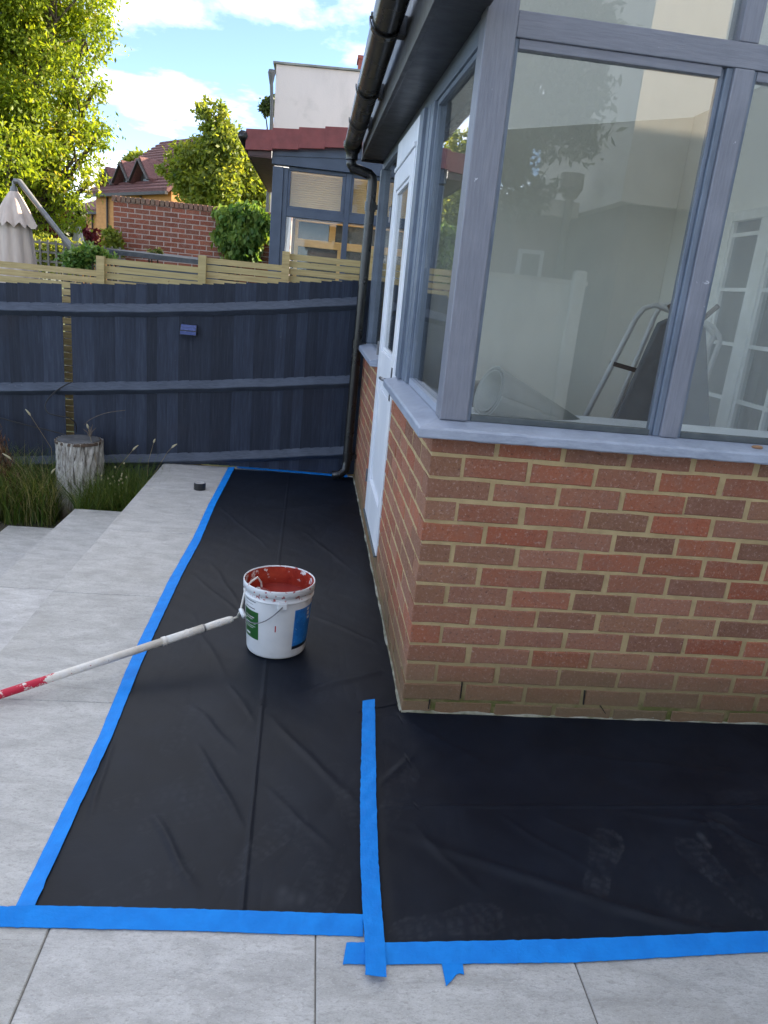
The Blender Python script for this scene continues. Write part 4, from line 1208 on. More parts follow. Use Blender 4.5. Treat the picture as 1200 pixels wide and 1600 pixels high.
def cable(px, label, cat='cable', r=.0048, y=3.36, mat=None):
    pts = [onY(y - .0 + .02 * math.sin(i), u, v) for i, (u, v) in enumerate(px)]
    P = np.array([tuple(q) for q in pts]); n = len(P); out = []
    for i in range(n - 1):
        p0, p1, p2, p3 = P[max(i - 1, 0)], P[i], P[i + 1], P[min(i + 2, n - 1)]
        for t in np.linspace(0, 1, 7)[:-1]:
            out.append(.5 * ((2 * p1) + (-p0 + p2) * t + (2 * p0 - 5 * p1 + 4 * p2 - p3) * t * t + (-p0 + 3 * p1 - 3 * p2 + p3) * t ** 3))
    out.append(P[-1])
    b = MB(); b.tube(out, r, 7); return tag(b.build('cable' if cat == 'cable' else 'bramble_stem', mat or MAT['cable'], None, smooth=True), label, cat)
cable([(112, 597), (96, 605), (80, 618), (71, 632), (75, 645), (92, 650), (108, 653), (118, 662), (119, 676)], 'black cable looping in front of the fence gap above the stump')
cable([(-30, 645), (0, 653), (40, 664), (70, 671), (97, 678), (112, 683)], 'black cable running from the left edge onto the stump')
cable([(131, 664), (142, 655), (160, 647), (178, 643), (196, 641)], 'thin dry bramble stem reaching right from the stump', 'stem', .0022, 3.25, MAT['twig'])

def blade_mesh(name, bases, hs, widths, lean, mat, parent=None, seg=4, tints=None, org=None):
    V = []; F = []; T = []
    for i, (bx_, by_, bz_) in enumerate(bases):
        a = rng.uniform(0, 2 * math.pi); L = lean * rng.uniform(.3, 1.0); h = hs[i]; w = widths[i]
        dx, dy = math.cos(a) * L * h, math.sin(a) * L * h; px, py = -math.sin(a) * w / 2, math.cos(a) * w / 2
        o = len(V)
        for s in range(seg + 1):
            t = s / seg; k = (1 - t ** 1.6) + .04
            z = h * t * (1 - .25 * L * t)
            V.append((bx_ + dx * t * t - px * k, by_ + dy * t * t - py * k, bz_ + z)); V.append((bx_ + dx * t * t + px * k, by_ + dy * t * t + py * k, bz_ + z))
            tt = tints[i] if tints is not None else rng.uniform(0, .7)
            T += [tt, tt]
        for s in range(seg): F.append((o + 2 * s, o + 2 * s + 1, o + 2 * s + 3, o + 2 * s + 2))
    ob = np_mesh(name, V, F, mat, parent, org)
    at = ob.data.attributes.new('tint', 'FLOAT', 'POINT'); at.data.foreach_set('value', np.array(T, dtype=np.float32))
    return ob
def scatter(n, x0, x1, y0, y1, z):
    return [(rng.uniform(x0, x1), rng.uniform(y0, y1), z) for _ in range(n)]
n = 2600
bs = scatter(n, -1.98, -1.50, 2.72, 3.36, -.37)
hs = [rng.uniform(.22, .52) * (1 - .35 * max(0, (3.36 - q[1]) - .5)) for q in bs]
tag(blade_mesh('grass', bs, hs, rng.uniform(.004, .009, n), .9, MAT['grass'], tints=rng.uniform(.15, .75, n)), 'rough green grass between the stump and the patio edge', 'grass', kind='stuff')
n = 3800
bs = scatter(n, -3.4, -2.14, 2.76, 3.38, -.37)
hs = [rng.uniform(.20, .58) for q in bs]
tag(blade_mesh('grass', bs, hs, rng.uniform(.004, .008, n), 1.0, MAT['grass'], tints=rng.uniform(.1, 1.0, n)), 'rough dry grass at the left edge below the fence', 'grass', kind='stuff')
def seed_stem(px, y, label, head=.055, r=.0016, hw=.0075):
    pts = [onY(y, u, v) for u, v in px]
    t = thing('grass_stem', (pts[0].x, pts[0].y, pts[0].z), label, 'grass stem', 'tall seed stems')
    P = [pts[0], pts[0] * .5 + pts[1] * .5 + Vector((0, .0, .02)), pts[1]] + pts[2:]
    b = MB(); b.tube(P, [r * 1.3, r, r] + [r * .8] * (len(P) - 3), 5); o = b.build('stalk', MAT['dry'], t)
    at = o.data.attributes.new('tint', 'FLOAT', 'POINT'); at.data.foreach_set('value', np.full(len(o.data.vertices), .35, dtype=np.float32))
    d = (P[-1] - P[-2]).normalized()
    e = P[-1]
    b = MB(); b.tube([e, e + d * head * .25, e + d * head * .6 + Vector((0, 0, -.004)), e + d * head + Vector((0, 0, -.012))], [.002, hw, hw * .8, .0015], 7); o = b.build('seed_head', MAT['dry'], t, smooth=True)
    at = o.data.attributes.new('tint', 'FLOAT', 'POINT'); at.data.foreach_set('value', np.full(len(o.data.vertices), .95, dtype=np.float32))
seed_stem([(228, 780), (232, 720), (240, 692)], 3.1, 'tall grass stem with upright seed head nearest the patio corner', .045)
seed_stem([(170, 775), (185, 730), (207, 704)], 3.12, 'grass stem arching right to a pale seed head beside the stump', .07)
seed_stem([(205, 785), (238, 745), (262, 706), (268, 700)], 3.05, 'grass stem leaning right over the top slab corner', .06)
seed_stem([(160, 790), (150, 720), (138, 670)], 3.05, 'thin grass stem rising just in front of the stump', .05)
seed_stem([(90, 800), (50, 745), (18, 718)], 2.95, 'dry grass stem arching left at the bed edge', .08)
seed_stem([(85, 770), (80, 700), (48, 650)], 3.2, 'tall dry stem with drooping head left of the stump', .07)
seed_stem([(45, 815), (62, 770), (80, 740)], 2.9, 'short dry stem in front of the stump foot', .06)
# rusty dock plant at the left edge, dead leaves
dk = thing('dock_plant', (-2.52, 3.05, -.37), 'rusty brown dock plant gone to seed at the left edge', 'plant')
n = 900
bs = []; hh = []
for i in range(n):
    t = rng.uniform(0, 1) ** .7; h0 = .15 + t * .55
    bs.append((-2.50 - .16 * t + rng.normal(0, .05 * (1.1 - t)), 3.05 + rng.normal(0, .05), -.37 + h0)); hh.append(rng.uniform(.03, .07))
blade_mesh('seed_spike', bs, hh, rng.uniform(.004, .010, n), 1.2, MAT['rust_plant'], dk, 2, rng.uniform(0, 1, n))
b = MB(); b.tube([(-2.48, 3.05, -.37), (-2.54, 3.05, .0), (-2.66, 3.05, .33)], [.007, .005, .002], 6); o = b.build('stalk', MAT['rust_plant'], dk)
n = 30
blade_mesh('leaf', scatter(n, -2.66, -2.36, 2.95, 3.15, -.33), rng.uniform(.15, .3, n), rng.uniform(.03, .055, n), 1.3, MAT['rust_plant'], dk, 4, rng.uniform(0, .8, n))['kind'] = 'stuff'
wp = thing('wild_flower', (-1.78, 2.95, -.37), 'small cluster of pale seed pods in the grass by the patio', 'plant')
b = MB()
for i in range(26):
    x_, y_, z_ = -1.74 + rng.normal(0, .05), 2.93 + rng.normal(0, .04), -.05 + rng.normal(0, .07)
    b.tube([(x_, y_, z_), (x_, y_, z_ + .009), (x_, y_, z_ + .016)], [.002, .007, .002], 6)
o = b.build('pods', MAT['dry'], wp); o['kind'] = 'stuff'
at = o.data.attributes.new('tint', 'FLOAT', 'POINT'); at.data.foreach_set('value', np.full(len(o.data.vertices), .8, dtype=np.float32))
b = MB()
for i in range(7):
    b.tube([(-1.78 + rng.normal(0, .02), 2.95, -.37), (-1.75 + rng.normal(0, .03), 2.94, -.1), (-1.74 + rng.normal(0, .05), 2.93, .03)], .0016, 5)
o = b.build('stalks', MAT['grass'], wp); o['kind'] = 'stuff'

# ------------------------------------------------------------------ trees
def foliage(name, blobs, n, size, mat, parent=None, clump=.20, shell=.5, nclump=26, droop=.3, wide=.5, tb=0.0):
    bl_ = np.array([[*c, r] for c, r in blobs]); w = bl_[:, 3] ** 2; w /= w.sum()
    cl = []; cr_ = []
    for q in bl_:
        m = max(4, int(nclump * (q[3] / bl_[:, 3].max()) ** 2) + 3)
        d = rng.normal(size=(m, 3)); d /= np.linalg.norm(d, axis=1)[:, None]
        rr = q[3] * (shell + (1 - shell) * rng.uniform(0, 1, m) ** .5)
        cl.append(q[:3] + d * rr[:, None]); cr_.append(np.full(m, q[3]))
    cl = np.concatenate(cl); cr_ = np.concatenate(cr_)
    p = cr_ ** 1.5; p /= p.sum()
    ci = rng.choice(len(cl), n, p=p)
    ctint = rng.normal(0, .14, len(cl))
    pos = cl[ci] + rng.normal(size=(n, 3)) * (cr_[ci] * clump)[:, None] * np.array([1, 1, .8])
    d = rng.normal(size=(n, 3)); d[:, 2] -= droop * 2; d /= np.linalg.norm(d, axis=1)[:, None]
    u = rng.normal(size=(n, 3)); u -= d * (u * d).sum(1)[:, None]; u /= np.linalg.norm(u, axis=1)[:, None]
    s = size * rng.uniform(.6, 1.3, n)
    nrm = np.cross(d, u)
    a = pos; b_ = pos + d * (s * .5)[:, None] + u * (s * wide * .5)[:, None] + nrm * (s * .08)[:, None]
    c = pos + d * s[:, None]; e = pos + d * (s * .5)[:, None] - u * (s * wide * .5)[:, None] + nrm * (s * .08)[:, None]
    V = np.stack([a, b_, c, e], 1).reshape(-1, 3)
    F = np.arange(4 * n).reshape(n, 4)
    ob = np_mesh(name, V, F, mat, parent)
    t = np.clip(.5 + tb + ctint[ci] + rng.normal(0, .16, n), 0, 1)
    at = ob.data.attributes.new('tint', 'FLOAT', 'POINT'); at.data.foreach_set('value', np.repeat(t, 4).astype(np.float32))
    return ob
def pxblobs(y, lst):
    out = []
    for u, v, r in lst:
        c = onY(y, u, v); rm = r * (c - Vector(CAM)).length / FOC
        out.append(((c.x, c.y + random.uniform(-.5, .5) * rm, c.z), rm))
    return out
def tree(name, label, base, blobs, n, size, mat, trunk=.18, group=None, nb=10, **kw):
    t = thing(name, base, label, 'tree', group)
    B = Vector(base); cz = [Vector(c) for c, r in blobs]
    mid = sum(cz, Vector()) / len(cz); low = min(c.z for c in cz)
    fork = Vector((B.x * .7 + mid.x * .3, B.y * .7 + mid.y * .3, max(B.z + .5, B.z + (low - B.z) * .8)))
    b = MB(); b.tube([B, B * .5 + fork * .5 + Vector((.05, 0, 0)), fork], [trunk * 1.3, trunk, trunk * .8], 10)
    tk = b.build('trunk', MAT['bark'], t, smooth=True)
    for c, (c0, r) in zip(cz, blobs):
        b = MB()
        k1 = fork + (c - fork) * .5 + Vector((random.uniform(-.2, .2), random.uniform(-.2, .2), .15)) * r
        b.tube([fork, k1, c], [trunk * .5, trunk * .3, trunk * .12], 7)
        for q in range(4):
            e = c + Vector((random.gauss(0, .5), random.gauss(0, .5), random.gauss(0, .5))) * r
            b.tube([c, c * .5 + e * .5 + Vector((0, 0, .06 * r)), e], [trunk * .11, trunk * .07, trunk * .03], 5)
        b.build('limb', MAT['bark'], t)
    foliage('crown', blobs, n, size, mat, t, **kw)
    return t
AX = pxblobs(11.3, [(95, 40, 62), (50, 110, 78), (120, 110, 40), (125, 185, 38), (70, 200, 62), (30, 260, 80), (120, 250, 40), (92, 300, 46), (140, 285, 20), (130, 60, 32), (-70, 60, 110), (-90, 190, 120), (40, 20, 60), (30, 335, 50), (145, 140, 18), (148, 220, 14), (-60, 330, 80), (20, -60, 90), (-110, -60, 110), (100, -40, 55)])
tree('ash_tree', 'large bright green ash tree filling the upper left corner', (-5.9, 11.6, -.62), AX, 120000, .085, MAT['leaf_ash'], .20, clump=.16, nclump=70, shell=.68, droop=.35, wide=.42, tb=.02)
tree('maple_tree', 'rounded green tree between the plum roofs and the neighbouring conservatory', (-3.6, 22.5, -.62), pxblobs(22, [(335, 185, 20), (322, 168, 12), (345, 215, 24), (300, 258, 28), (268, 262, 18), (350, 262, 42), (390, 290, 32), (345, 300, 40), (308, 295, 24), (405, 310, 20), (350, 198, 12)]), 24000, .16, MAT['leaf_mid'], .16, clump=.2, nclump=46, shell=.65, tb=.16)
tree('distant_tree', 'pale distant tree peeping over the plum tiled ridge', (-14, 62, -.62), pxblobs(60, [(212, 255, 12), (228, 250, 9), (200, 262, 9), (165, 280, 8)]), 2500, .45, MAT['leaf_mid'], .25, clump=.3, tb=.2)
tree('distant_tree', 'small dark tree showing beside the white house', (-2.2, 26, -.62), pxblobs(26, [(421, 165, 9), (414, 170, 6), (426, 160, 6)]), 900, .16, MAT['leaf_dark'], .10, clump=.32, tb=.2)
tree('evergreen_tree', 'dark tree behind the closed parasol, under the ash', (-9, 26, -.62), pxblobs(26, [(92, 332, 24), (80, 355, 26), (50, 345, 30), (95, 370, 16)]), 11000, .20, MAT['leaf_dark'], .2, clump=.24)

# ------------------------------------------------------------------ shrubs in the neighbouring gardens
def shrub(name, label, y, lst, n, size, mat, cat='shrub', **kw):
    bl_ = pxblobs(y, lst); zz_ = -.30
    t = thing(name, (bl_[0][0][0], bl_[0][0][1], zz_), label, cat)
    B = ORG[t.name]
    for i, (c, r) in enumerate(bl_):
        b = MB(); b.tube([B, (B + Vector(c)) / 2 + Vector((.05, .03, 0)), Vector(c)], [.03, .02, .008], 6); b.build('stem', MAT['bark'], t)
    foliage('foliage', bl_, n, size, mat, t, **kw)
    return t
shrub('red_leaf_shrub', 'dark red leaved shrub behind the grey parasol', 13, [(140, 372, 12), (128, 360, 9), (150, 380, 9), (105, 340, 7), (60, 352, 16), (65, 370, 14)], 2600, .10, MAT['leaf_red'], clump=.3)
shrub('yellow_green_shrub', 'yellow green shrub behind the trellis fence', 9.6, [(75, 395, 22), (105, 400, 20), (45, 395, 20), (130, 405, 14)], 3500, .07, MAT['leaf_mid'], clump=.3, tb=.35)
shrub('green_bush', 'leafy bush against the end of the red brick garden wall', 10.2, [(172, 372, 10), (178, 385, 11), (165, 388, 9), (170, 360, 5)], 1300, .08, MAT['leaf_mid'], clump=.3, tb=.25)
shrub('creeper', 'low bright green creeper beside the dark flat roof', 6.2, [(128, 398, 13), (145, 394, 9), (115, 408, 12), (160, 398, 6), (176, 400, 4)], 2200, .055, MAT['leaf_ivy'], 'plant', clump=.3, tb=.15)
IV = pxblobs(10.35, [(370, 350, 22), (393, 345, 22), (358, 376, 19), (380, 380, 20), (405, 350, 18), (408, 372, 12), (353, 338, 13), (395, 392, 9), (378, 325, 9)])
iv = thing('ivy', (IV[0][0][0], 10.38, -.3), 'thick green ivy hanging over the red brick garden wall', 'ivy')
b = MB(); b.tube([(IV[0][0][0], 10.40, -.3), (IV[0][0][0] + .05, 10.40, 1.0), Vector(IV[0][0])], [.04, .03, .01], 6); b.build('stem', MAT['bark'], iv)
foliage('leaves', IV, 6500, .105, MAT['leaf_ivy'], iv, clump=.27, droop=1.0, wide=.55, tb=.2)

# ------------------------------------------------------------------ red brick garden wall
WY = 10.5
w0, w1_ = onY(WY, 177, 309), onY(WY, 427, 331)
gw = thing('brick_wall', ((w0.x + w1_.x) / 2, WY, -.3), 'red brick garden wall with pale mortar beyond the fences', 'wall')
b = MB(); ztop = 2.40; b.box(w0.x + .004, w1_.x + .3, WY + .006, WY + .21, -.3, ztop); b.build('mortar_core', MAT['mortar_pale'], gw)
BR2, BH2 = brick_set(.208, MAT['brick_plain'], 4), brick_set(.098, MAT['brick_plain'], 4)
PAL2 = [(.27, .075, .042), (.25, .068, .038), (.22, .072, .044), (.29, .088, .048)]
def bcol2():
    c = random.choice(PAL2); k = random.uniform(.8, 1.15); return (c[0] * k, c[1] * k, c[2] * k, 1)
for r in range(0, 14):
    z = ztop - .075 * (r + 1) + .006
    x = w0.x + (.0 if r % 2 else -.0)
    if r % 2: inst('brick', random.choice(BH2), (x, WY, z), gw, 0, None, bcol2()); x += .1125
    while x < w1_.x + .1:
        inst('brick', random.choice(BR2), (x, WY, z), gw, 0, None, bcol2()); x += .225
x = w0.x - .02
COP = brick_set(.060, MAT['brick_plain'], 3, .25)
while x < w1_.x + .25:
    inst('coping_brick', random.choice(COP), (x, WY - .02, ztop + .001), gw, 0, (1, 1, 1.35), (.20 * random.uniform(.8, 1.2), .12, .085, 1)); x += .0745

# flat felt roof of a shed between the gardens
p = onY(6.6, 172, 389)
shd = thing('shed', (-2.1, 7.2, -.3), 'low shed with dark felt roof behind the slatted fence', 'shed')
b = MB(); b.box(-2.62, -1.55, 6.6, 8.4, -.3, 1.50); b.build('walls', MAT['fence_rail'], shd)
b = MB(); b.prism([(-2.72, 6.5, 1.55), (-1.50, 6.5, 1.53), (-1.50, 6.5, 1.58), (-2.72, 6.5, 1.60)], (0, 2.1, .06)); b.build('felt_roof', simple('roof_felt', (.035, .04, .048), (.08, .085, .095), 12, .7, .6, 40), shd)
shrub('roof_weed', 'small dry weed growing on the dark felt roof', 7.6, [(236, 397, 4), (246, 396, 5), (232, 394, 3)], 260, .05, MAT['grass'], 'weed', clump=.3, tb=.3)

# trellis
ty = 8.6
t0_, t1_ = onY(ty, 48, 376), onY(ty, 196, 393)
tre = thing('trellis_fence', ((t0_.x + t1_.x) / 2, ty, -.3), 'grey square trellis fence behind the parasol arm', 'fence')
MAT['oldwood'] = simple('grey_old_wood', (.19, .17, .14), (.12, .11, .09), 10, .8, .3, 30)
k = 0; x = t0_.x
while x < t1_.x:
    b = MB(); b.box(x, x + .028, ty - .012, ty, -.3, t0_.z + .03); b.build('picket', MAT['oldwood'], tre); x += .105
for z in (t0_.z - .02, t0_.z - .14, t0_.z - .26, .5):
    b = MB(); b.box(t0_.x - .02, t1_.x, ty + .001, ty + .014, z, z + .028); b.build('batten', MAT['oldwood'], tre)

# ------------------------------------------------------------------ parasols
PYY = 6.5
par = thing('parasol', (onY(PYY, 104, 420).x, PYY + .5, -.3), 'closed beige cantilever parasol with grey arm at the left edge', 'parasol')
MAT['metal_grey'] = simple('grey_metal', (.16, .155, .15), (.21, .205, .20), 10, .4, .05, metal=.4)
def canvas_mat(name, c1, c2):
    k_ = N(name); p_ = k_.pos((6, 6, 1))
    c_ = k_.mix(k_.step(k_.noise(p_, 3, 5), .3, .7), c1, c2)
    k_.bsdf(c_, .9, k_.bump(k_.noise(p_, 2.5, 3), .4, .03), 0, .2); return k_.m
MAT['canvas'] = canvas_mat('beige_canvas', (.56, .47, .41), (.47, .39, .345))
ax = onY(PYY, 22, 300)
def closed_canopy(c, ztop, zbot, rt, rb, n, mat, name, parent, seed=0):
    r_ = random.Random(seed); vv = []; ff = []; nz2 = 14; na = n * 6
    ph = [r_.uniform(.6, 1.3) for _ in range(n)]
    for j in range(nz2 + 1):
        t = j / nz2; z = ztop + (zbot - ztop) * t; rr = rt + (rb - rt) * t ** .8
        for i in range(na):
            a = 2 * math.pi * i / na; s = (i % 6) / 6
            fold = 1 + .34 * t ** .5 * ph[i // 6] * (math.sin(s * math.pi) - .5)
            vv.append((c.x + rr * fold * math.cos(a + .25 * t), c.y + rr * fold * math.sin(a + .25 * t), z + (.03 * math.sin(i * 1.7) if j == nz2 else 0)))
    for j in range(nz2):
        for i in range(na):
            ff.append((j * na + i, j * na + (i + 1) % na, (j + 1) * na + (i + 1) % na, (j + 1) * na + i))
    b = MB(); b.add(vv, ff); return b.build(name, mat, parent, smooth=True)
zt_, zv = onY(PYY, 18, 298).z, onY(PYY, 45, 350).z
closed_canopy(ax, zt_, zv - .03, .035, .205, 8, MAT['canvas'], 'vent_canopy', par, 1)
closed_canopy(ax, zv + .10, .45, .13, .235, 8, MAT['canvas'], 'canopy', par, 2)
b = MB(); b.lathe([(.001, .05), (.03, .045), (.04, .0), (.034, -.02)], (ax.x, ax.y, zt_), 14); b.tube([(ax.x, ax.y, zt_ + .03), (ax.x, ax.y, zt_ + .1)], .018, 8); b.build('hub', MAT['metal_grey'], par)
at_ = onY(PYY, 20, 281)
arm = [onY(PYY, 22, 283), onY(PYY, 30, 283), onY(PYY, 60, 322), onY(PYY, 104, 378), onY(PYY, 142, 424), onY(PYY, 168, 456)]
b = MB(); b.tube(arm, [.03, .03, .028, .028, .028, .028], 10); b.build('arm', MAT['metal_grey'], par, smooth=True)
b = MB(); b.tube([onY(PYY, 100, 373), onY(PYY, 114, 391)], .04, 12); b.build('slider', MAT['metal_grey'], par)
b = MB(); pt = onY(PYY + .05, 103, 388); b.tube([(pt.x, pt.y, -.3), (pt.x, pt.y, pt.z)], .036, 12); b.build('post', simple('dark_grey_metal', (.05, .05, .055), None, 10, .4, .05), par)
b = MB(); b.box(pt.x - .35, pt.x + .35, pt.y - .05, pt.y + .05, -.30, -.25).box(pt.x - .05, pt.x + .05, pt.y - .35, pt.y + .35, -.2995, -.2505); b.build('base', MAT['metal_grey'], par)
py2 = 11.5; a2 = onY(py2, 122, 352)
pr2 = thing('parasol', (a2.x, a2.y, -.3), 'small closed grey parasol further off behind the trellis', 'parasol')
closed_canopy(a2, onY(py2, 119, 350).z, onY(py2, 124, 396).z - .3, .03, .17, 7, canvas_mat('grey_canvas', (.30, .30, .29), (.40, .39, .36)), 'canopy', pr2, 5)
b = MB(); b.tube([(a2.x, a2.y, -.3), (a2.x, a2.y, onY(py2, 119, 348).z)], .022, 8); b.build('pole', MAT['metal_grey'], pr2)

# ------------------------------------------------------------------ neighbouring conservatory
NY = 7.0
nc = thing('neighbour_conservatory', (-.4, NY, -.3), 'neighbouring conservatory with navy frames and red verge tiles', 'conservatory')
MAT['navy'] = simple('navy_upvc', (.030, .048, .085), (.045, .066, .11), 6, .4, .05)
MAT['redtile'] = simple('red_clay_tile', (.23, .062, .06), (.18, .05, .05), 9, .75, .4, 40)
MAT['brown'] = simple('brown_soffit', (.075, .030, .028), (.055, .024, .022), 6, .5, .1)
def nb(name, x0, x1, y0, y1, z0, z1, mat, parent=None, bevel=.004):
    b = MB(); b.box(x0, x1, y0, y1, z0, z1); return b.build(name, mat, parent or nc, bevel=bevel)
nb('corner_post', -1.005, -.88, NY, NY + .12, -.3, 2.70, MAT['navy'])
nb('corner_post', -.8795, -.825, NY + .02, NY + .12, -.3, 2.70, MAT['navy'])
b = MB(); b.prism([(-1.02, NY - .03, 2.715), (2.17, NY - .03, 2.715), (2.17, NY - .03, 3.33), (-1.02, NY - .03, 2.88)], (0, .13, 0)); b.build('head_beam', MAT['navy'], nc, bevel=.006)
b = MB(); b.prism([(-1.0, NY - .045, 2.80), (2.17, NY - .045, 3.02), (2.17, NY - .045, 3.10), (-1.0, NY - .045, 2.845)], (0, .014, 0)); b.build('barge_board', MAT['navy'], nc)
for x0, x1 in ((-.155, -.09), (.58, .65), (1.3, 1.37)):
    nb('mullion', x0, x1, NY + .015, NY + .1, -.3, 2.7145, MAT['navy'])
nb('transom', -.8245, 2.17, NY + .018, NY + .1, 2.175, 2.262, MAT['navy'])
prev = -.8245
for x0, x1 in ((-.155, -.09), (.58, .65), (1.3, 1.37)):
    c_, d_ = prev, x0 - .0005
    for (e0, e1, f0, f1) in ((c_, d_, 2.675, 2.7145), (c_, d_, 2.2625, 2.295), (c_, c_ + .028, 2.2955, 2.6745), (d_ - .042, d_, 2.2955, 2.6745)):
        nb('sash', e0, e1, NY + .03, NY + .08, f0, f1, MAT['navy'], None, .003)
    nb('window_pane', c_ + .029, d_ - .043, NY + .05, NY + .056, 2.296, 2.674, MAT['glass_dark'], None, 0)
    nb('window_pane', c_ + .001, d_ - .001, NY + .05, NY + .056, .6, 2.174, MAT['glass_dark'], None, 0)
    prev = x1 + .0005
nb('dwarf_wall', -.98, 2.17, NY + .01, NY + .11, -.3, .599, MAT['redtile'], None, 0)
MAT['blind'] = simple('tan_blind', (.74, .52, .25), (.66, .46, .21), 5, .7, .1)
nsl = 16
for q in range(nsl):
    z = 2.30 + .38 * q / nsl
    b = MB(); b.prism([(-.79, NY + .11, z), (-.79, NY + .128, z + .020), (-.79, NY + .1285, z + .0215), (-.79, NY + .1095, z + .0015)], (1.4, 0, 0)); b.build('blind_slat', MAT['blind'], nc)
nb('back_curtain', -.8, 2.1, NY + .16, NY + .165, 2.26, 2.72, simple('tan_lining', (.76, .50, .20), (.68, .44, .17), 3, .8, .1), None, 0)
# pine window inside
pw = thing('pine_window', (-.2, NY + .62, -.3), 'pine framed window seen through the neighbouring conservatory glass', 'window')
PWY = NY + .6
MAT['pine'] = simple('varnished_pine', (.74, .50, .20), (.64, .42, .16), 5, .45, .1, stretch=(1, 4, 6))
q0 = onY(PWY, 462, 338); q1 = onY(PWY, 575, 352)
def pwb(x0, x1, z0, z1, e=0): 
    b = MB(); b.box(x0, x1, PWY + e, PWY + .06, z0, z1); b.build('frame_bar', MAT['pine'], pw, bevel=.004)
X0 = q0.x; XR = 1.4; ZT = 2.18
def zpx(v, u=500): return onY(PWY, u, v).z
za, zb3, zc_, = zpx(345), zpx(378), zpx(384)
pwb(X0, XR, zpx(347), ZT); pwb(X0, XR, zpx(388), zpx(376), .001)
xm0, xm1 = onY(PWY, 514, 370).x, onY(PWY, 524, 370).x
pwb(X0, X0 + .05, .55, zpx(388) - .0005, .002); pwb(xm0, xm1, zpx(376) + .0005, zpx(347) - .0005, .002); pwb(xm0 + .12, xm1 + .12, .55, zpx(388) - .0005, .002)
pwb(X0, X0 + .04, zpx(376) + .0005, zpx(347) - .0005, .003)
b = MB(); b.box(X0 + .05, XR, PWY + .03, PWY + .035, .55, zpx(347)); b.build('window_pane', MAT['dpane'], pw)
nb('inner_wall', -.80, 2.1, NY + 1.4, NY + 1.5, -.3, 2.6, simple('dim_plaster', (.20, .15, .12), (.15, .12, .09), 3, .9, .2), None, 0)
# roof: verge tiles, slope, eaves
def vz(x): return 2.80 + (x + 1.30) * .135
for i in range(11):
    x0 = -1.30 + i * .292
    b = MB(); lift = .0
    b.prism([(x0 - .012, NY - .13 - .004 * (i % 2), vz(x0) + .016), (x0 + .288, NY - .13 - .004 * (i % 2), vz(x0 + .29) + .0), (x0 + .288, NY - .13, vz(x0 + .29) + .212), (x0 - .012, NY - .13, vz(x0) + .232)], (0, .045, 0))
    b.prism([(x0 - .012, NY - .0845, vz(x0) + .190), (x0 + .288, NY - .0845, vz(x0 + .29) + .176), (x0 + .288, NY - .0845, vz(x0 + .29) + .212), (x0 - .012, NY - .0845, vz(x0) + .232)], (0, .16, 0))
    b.build('verge_tile', MAT['redtile'], nc, bevel=.004)
b = MB(); b.prism([(-1.28, NY + .101, vz(-1.30) + .12), (2.17, NY + .101, vz(2.17) + .10), (2.17, NY + .101, vz(2.17) + .18), (-1.28, NY + .101, vz(-1.30) + .19)], (0, 3.3, 0)); b.build('roof', MAT['daylight_poly'], nc)  # unseen slope, made translucent so sky light brightens the inside
b = MB(); b.prism([(-1.285, NY - .08, 2.755), (-1.265, NY - .08, 2.755), (-1.265, NY - .08, 2.92), (-1.285, NY - .08, 2.92)], (0, 3.4, 0)); b.build('fascia', MAT['brown'], nc)
b = MB(); b.prism([(-1.2645, NY - .075, 2.762), (-1.0205, NY - .075, 2.762), (-1.0205, NY - .075, 2.775), (-1.2645, NY - .075, 2.775)], (0, 3.4, 0)); b.build('soffit', MAT['brown'], nc)
b = MB(); b.prism([(-1.2645, NY - .085, 2.7755), (-1.0205, NY - .085, 2.7755), (-1.0205, NY - .085, 2.84), (-1.2645, NY - .085, 2.84)], (0, .02, 0)); b.build('fascia', MAT['brown'], nc)
b = MB(); b.tube([(-1.345, NY - .14, 2.955), (-1.345, NY + 3.3, 2.945)], .055, 10); b.build('gutter', MAT['pvc'], nc, smooth=True)
nb('side_wall', -1.0, -.9, NY + .125, NY + 3.35, -.3, 2.7, MAT['navy'], None, 0)

# ------------------------------------------------------------------ white rendered house behind
HYW = 14.0
wh = thing('white_house', (1.2, HYW, -.6), 'tall plain white rendered house end above the red tiles', 'house')
def stained():
    k_ = N('stained_white_render'); p_ = k_.pos()
    c_ = k_.mix(k_.step(k_.noise(k_.pos((1, 1, .35)), 1.6, 6, .6), .4, .75), (.60, .56, .55), (.50, .47, .465))
    c_ = k_.mix(k_.math('MULTIPLY', k_.step(k_.noise(p_, 2.6, 5), .58, .75), .3), c_, (.36, .35, .34))
    k_.bsdf(c_, .9, k_.bump(k_.noise(p_, 30, 4), .3, .01), 0, .2); return k_.m
b = MB(); b.prism([(-1.49, HYW, -.6), (4.6, HYW, -.6), (4.6, HYW, 5.66), (-1.49, HYW, 5.46)], (0, 4.5, 0)); b.build('wall', stained(), wh)
b = MB(); b.prism([(-1.55, HYW - .05, 5.465), (4.65, HYW - .05, 5.668), (4.65, HYW - .05, 5.70), (-1.55, HYW - .05, 5.50)], (0, 4.6, 0)); b.build('flat_roof_edge', simple('lead_flashing', (.15, .16, .155), (.24, .26, .25), 3, .6, .3), wh)
b = MB(); b.lathe([(.06, .05), (.075, .0), (.05, -.12), (.035, -.2)], (-1.57, HYW - .02, 5.30), 12); b.tube([(-1.57, HYW - .02, 5.15), (-1.535, HYW - .02, 4.7), (-1.535, HYW - .02, 0)], .034, 8); b.build('downpipe', simple('grey_pipe', (.12, .125, .13), None, 5, .5, .05), wh)
c0 = onY(18.4, 563, 106); 
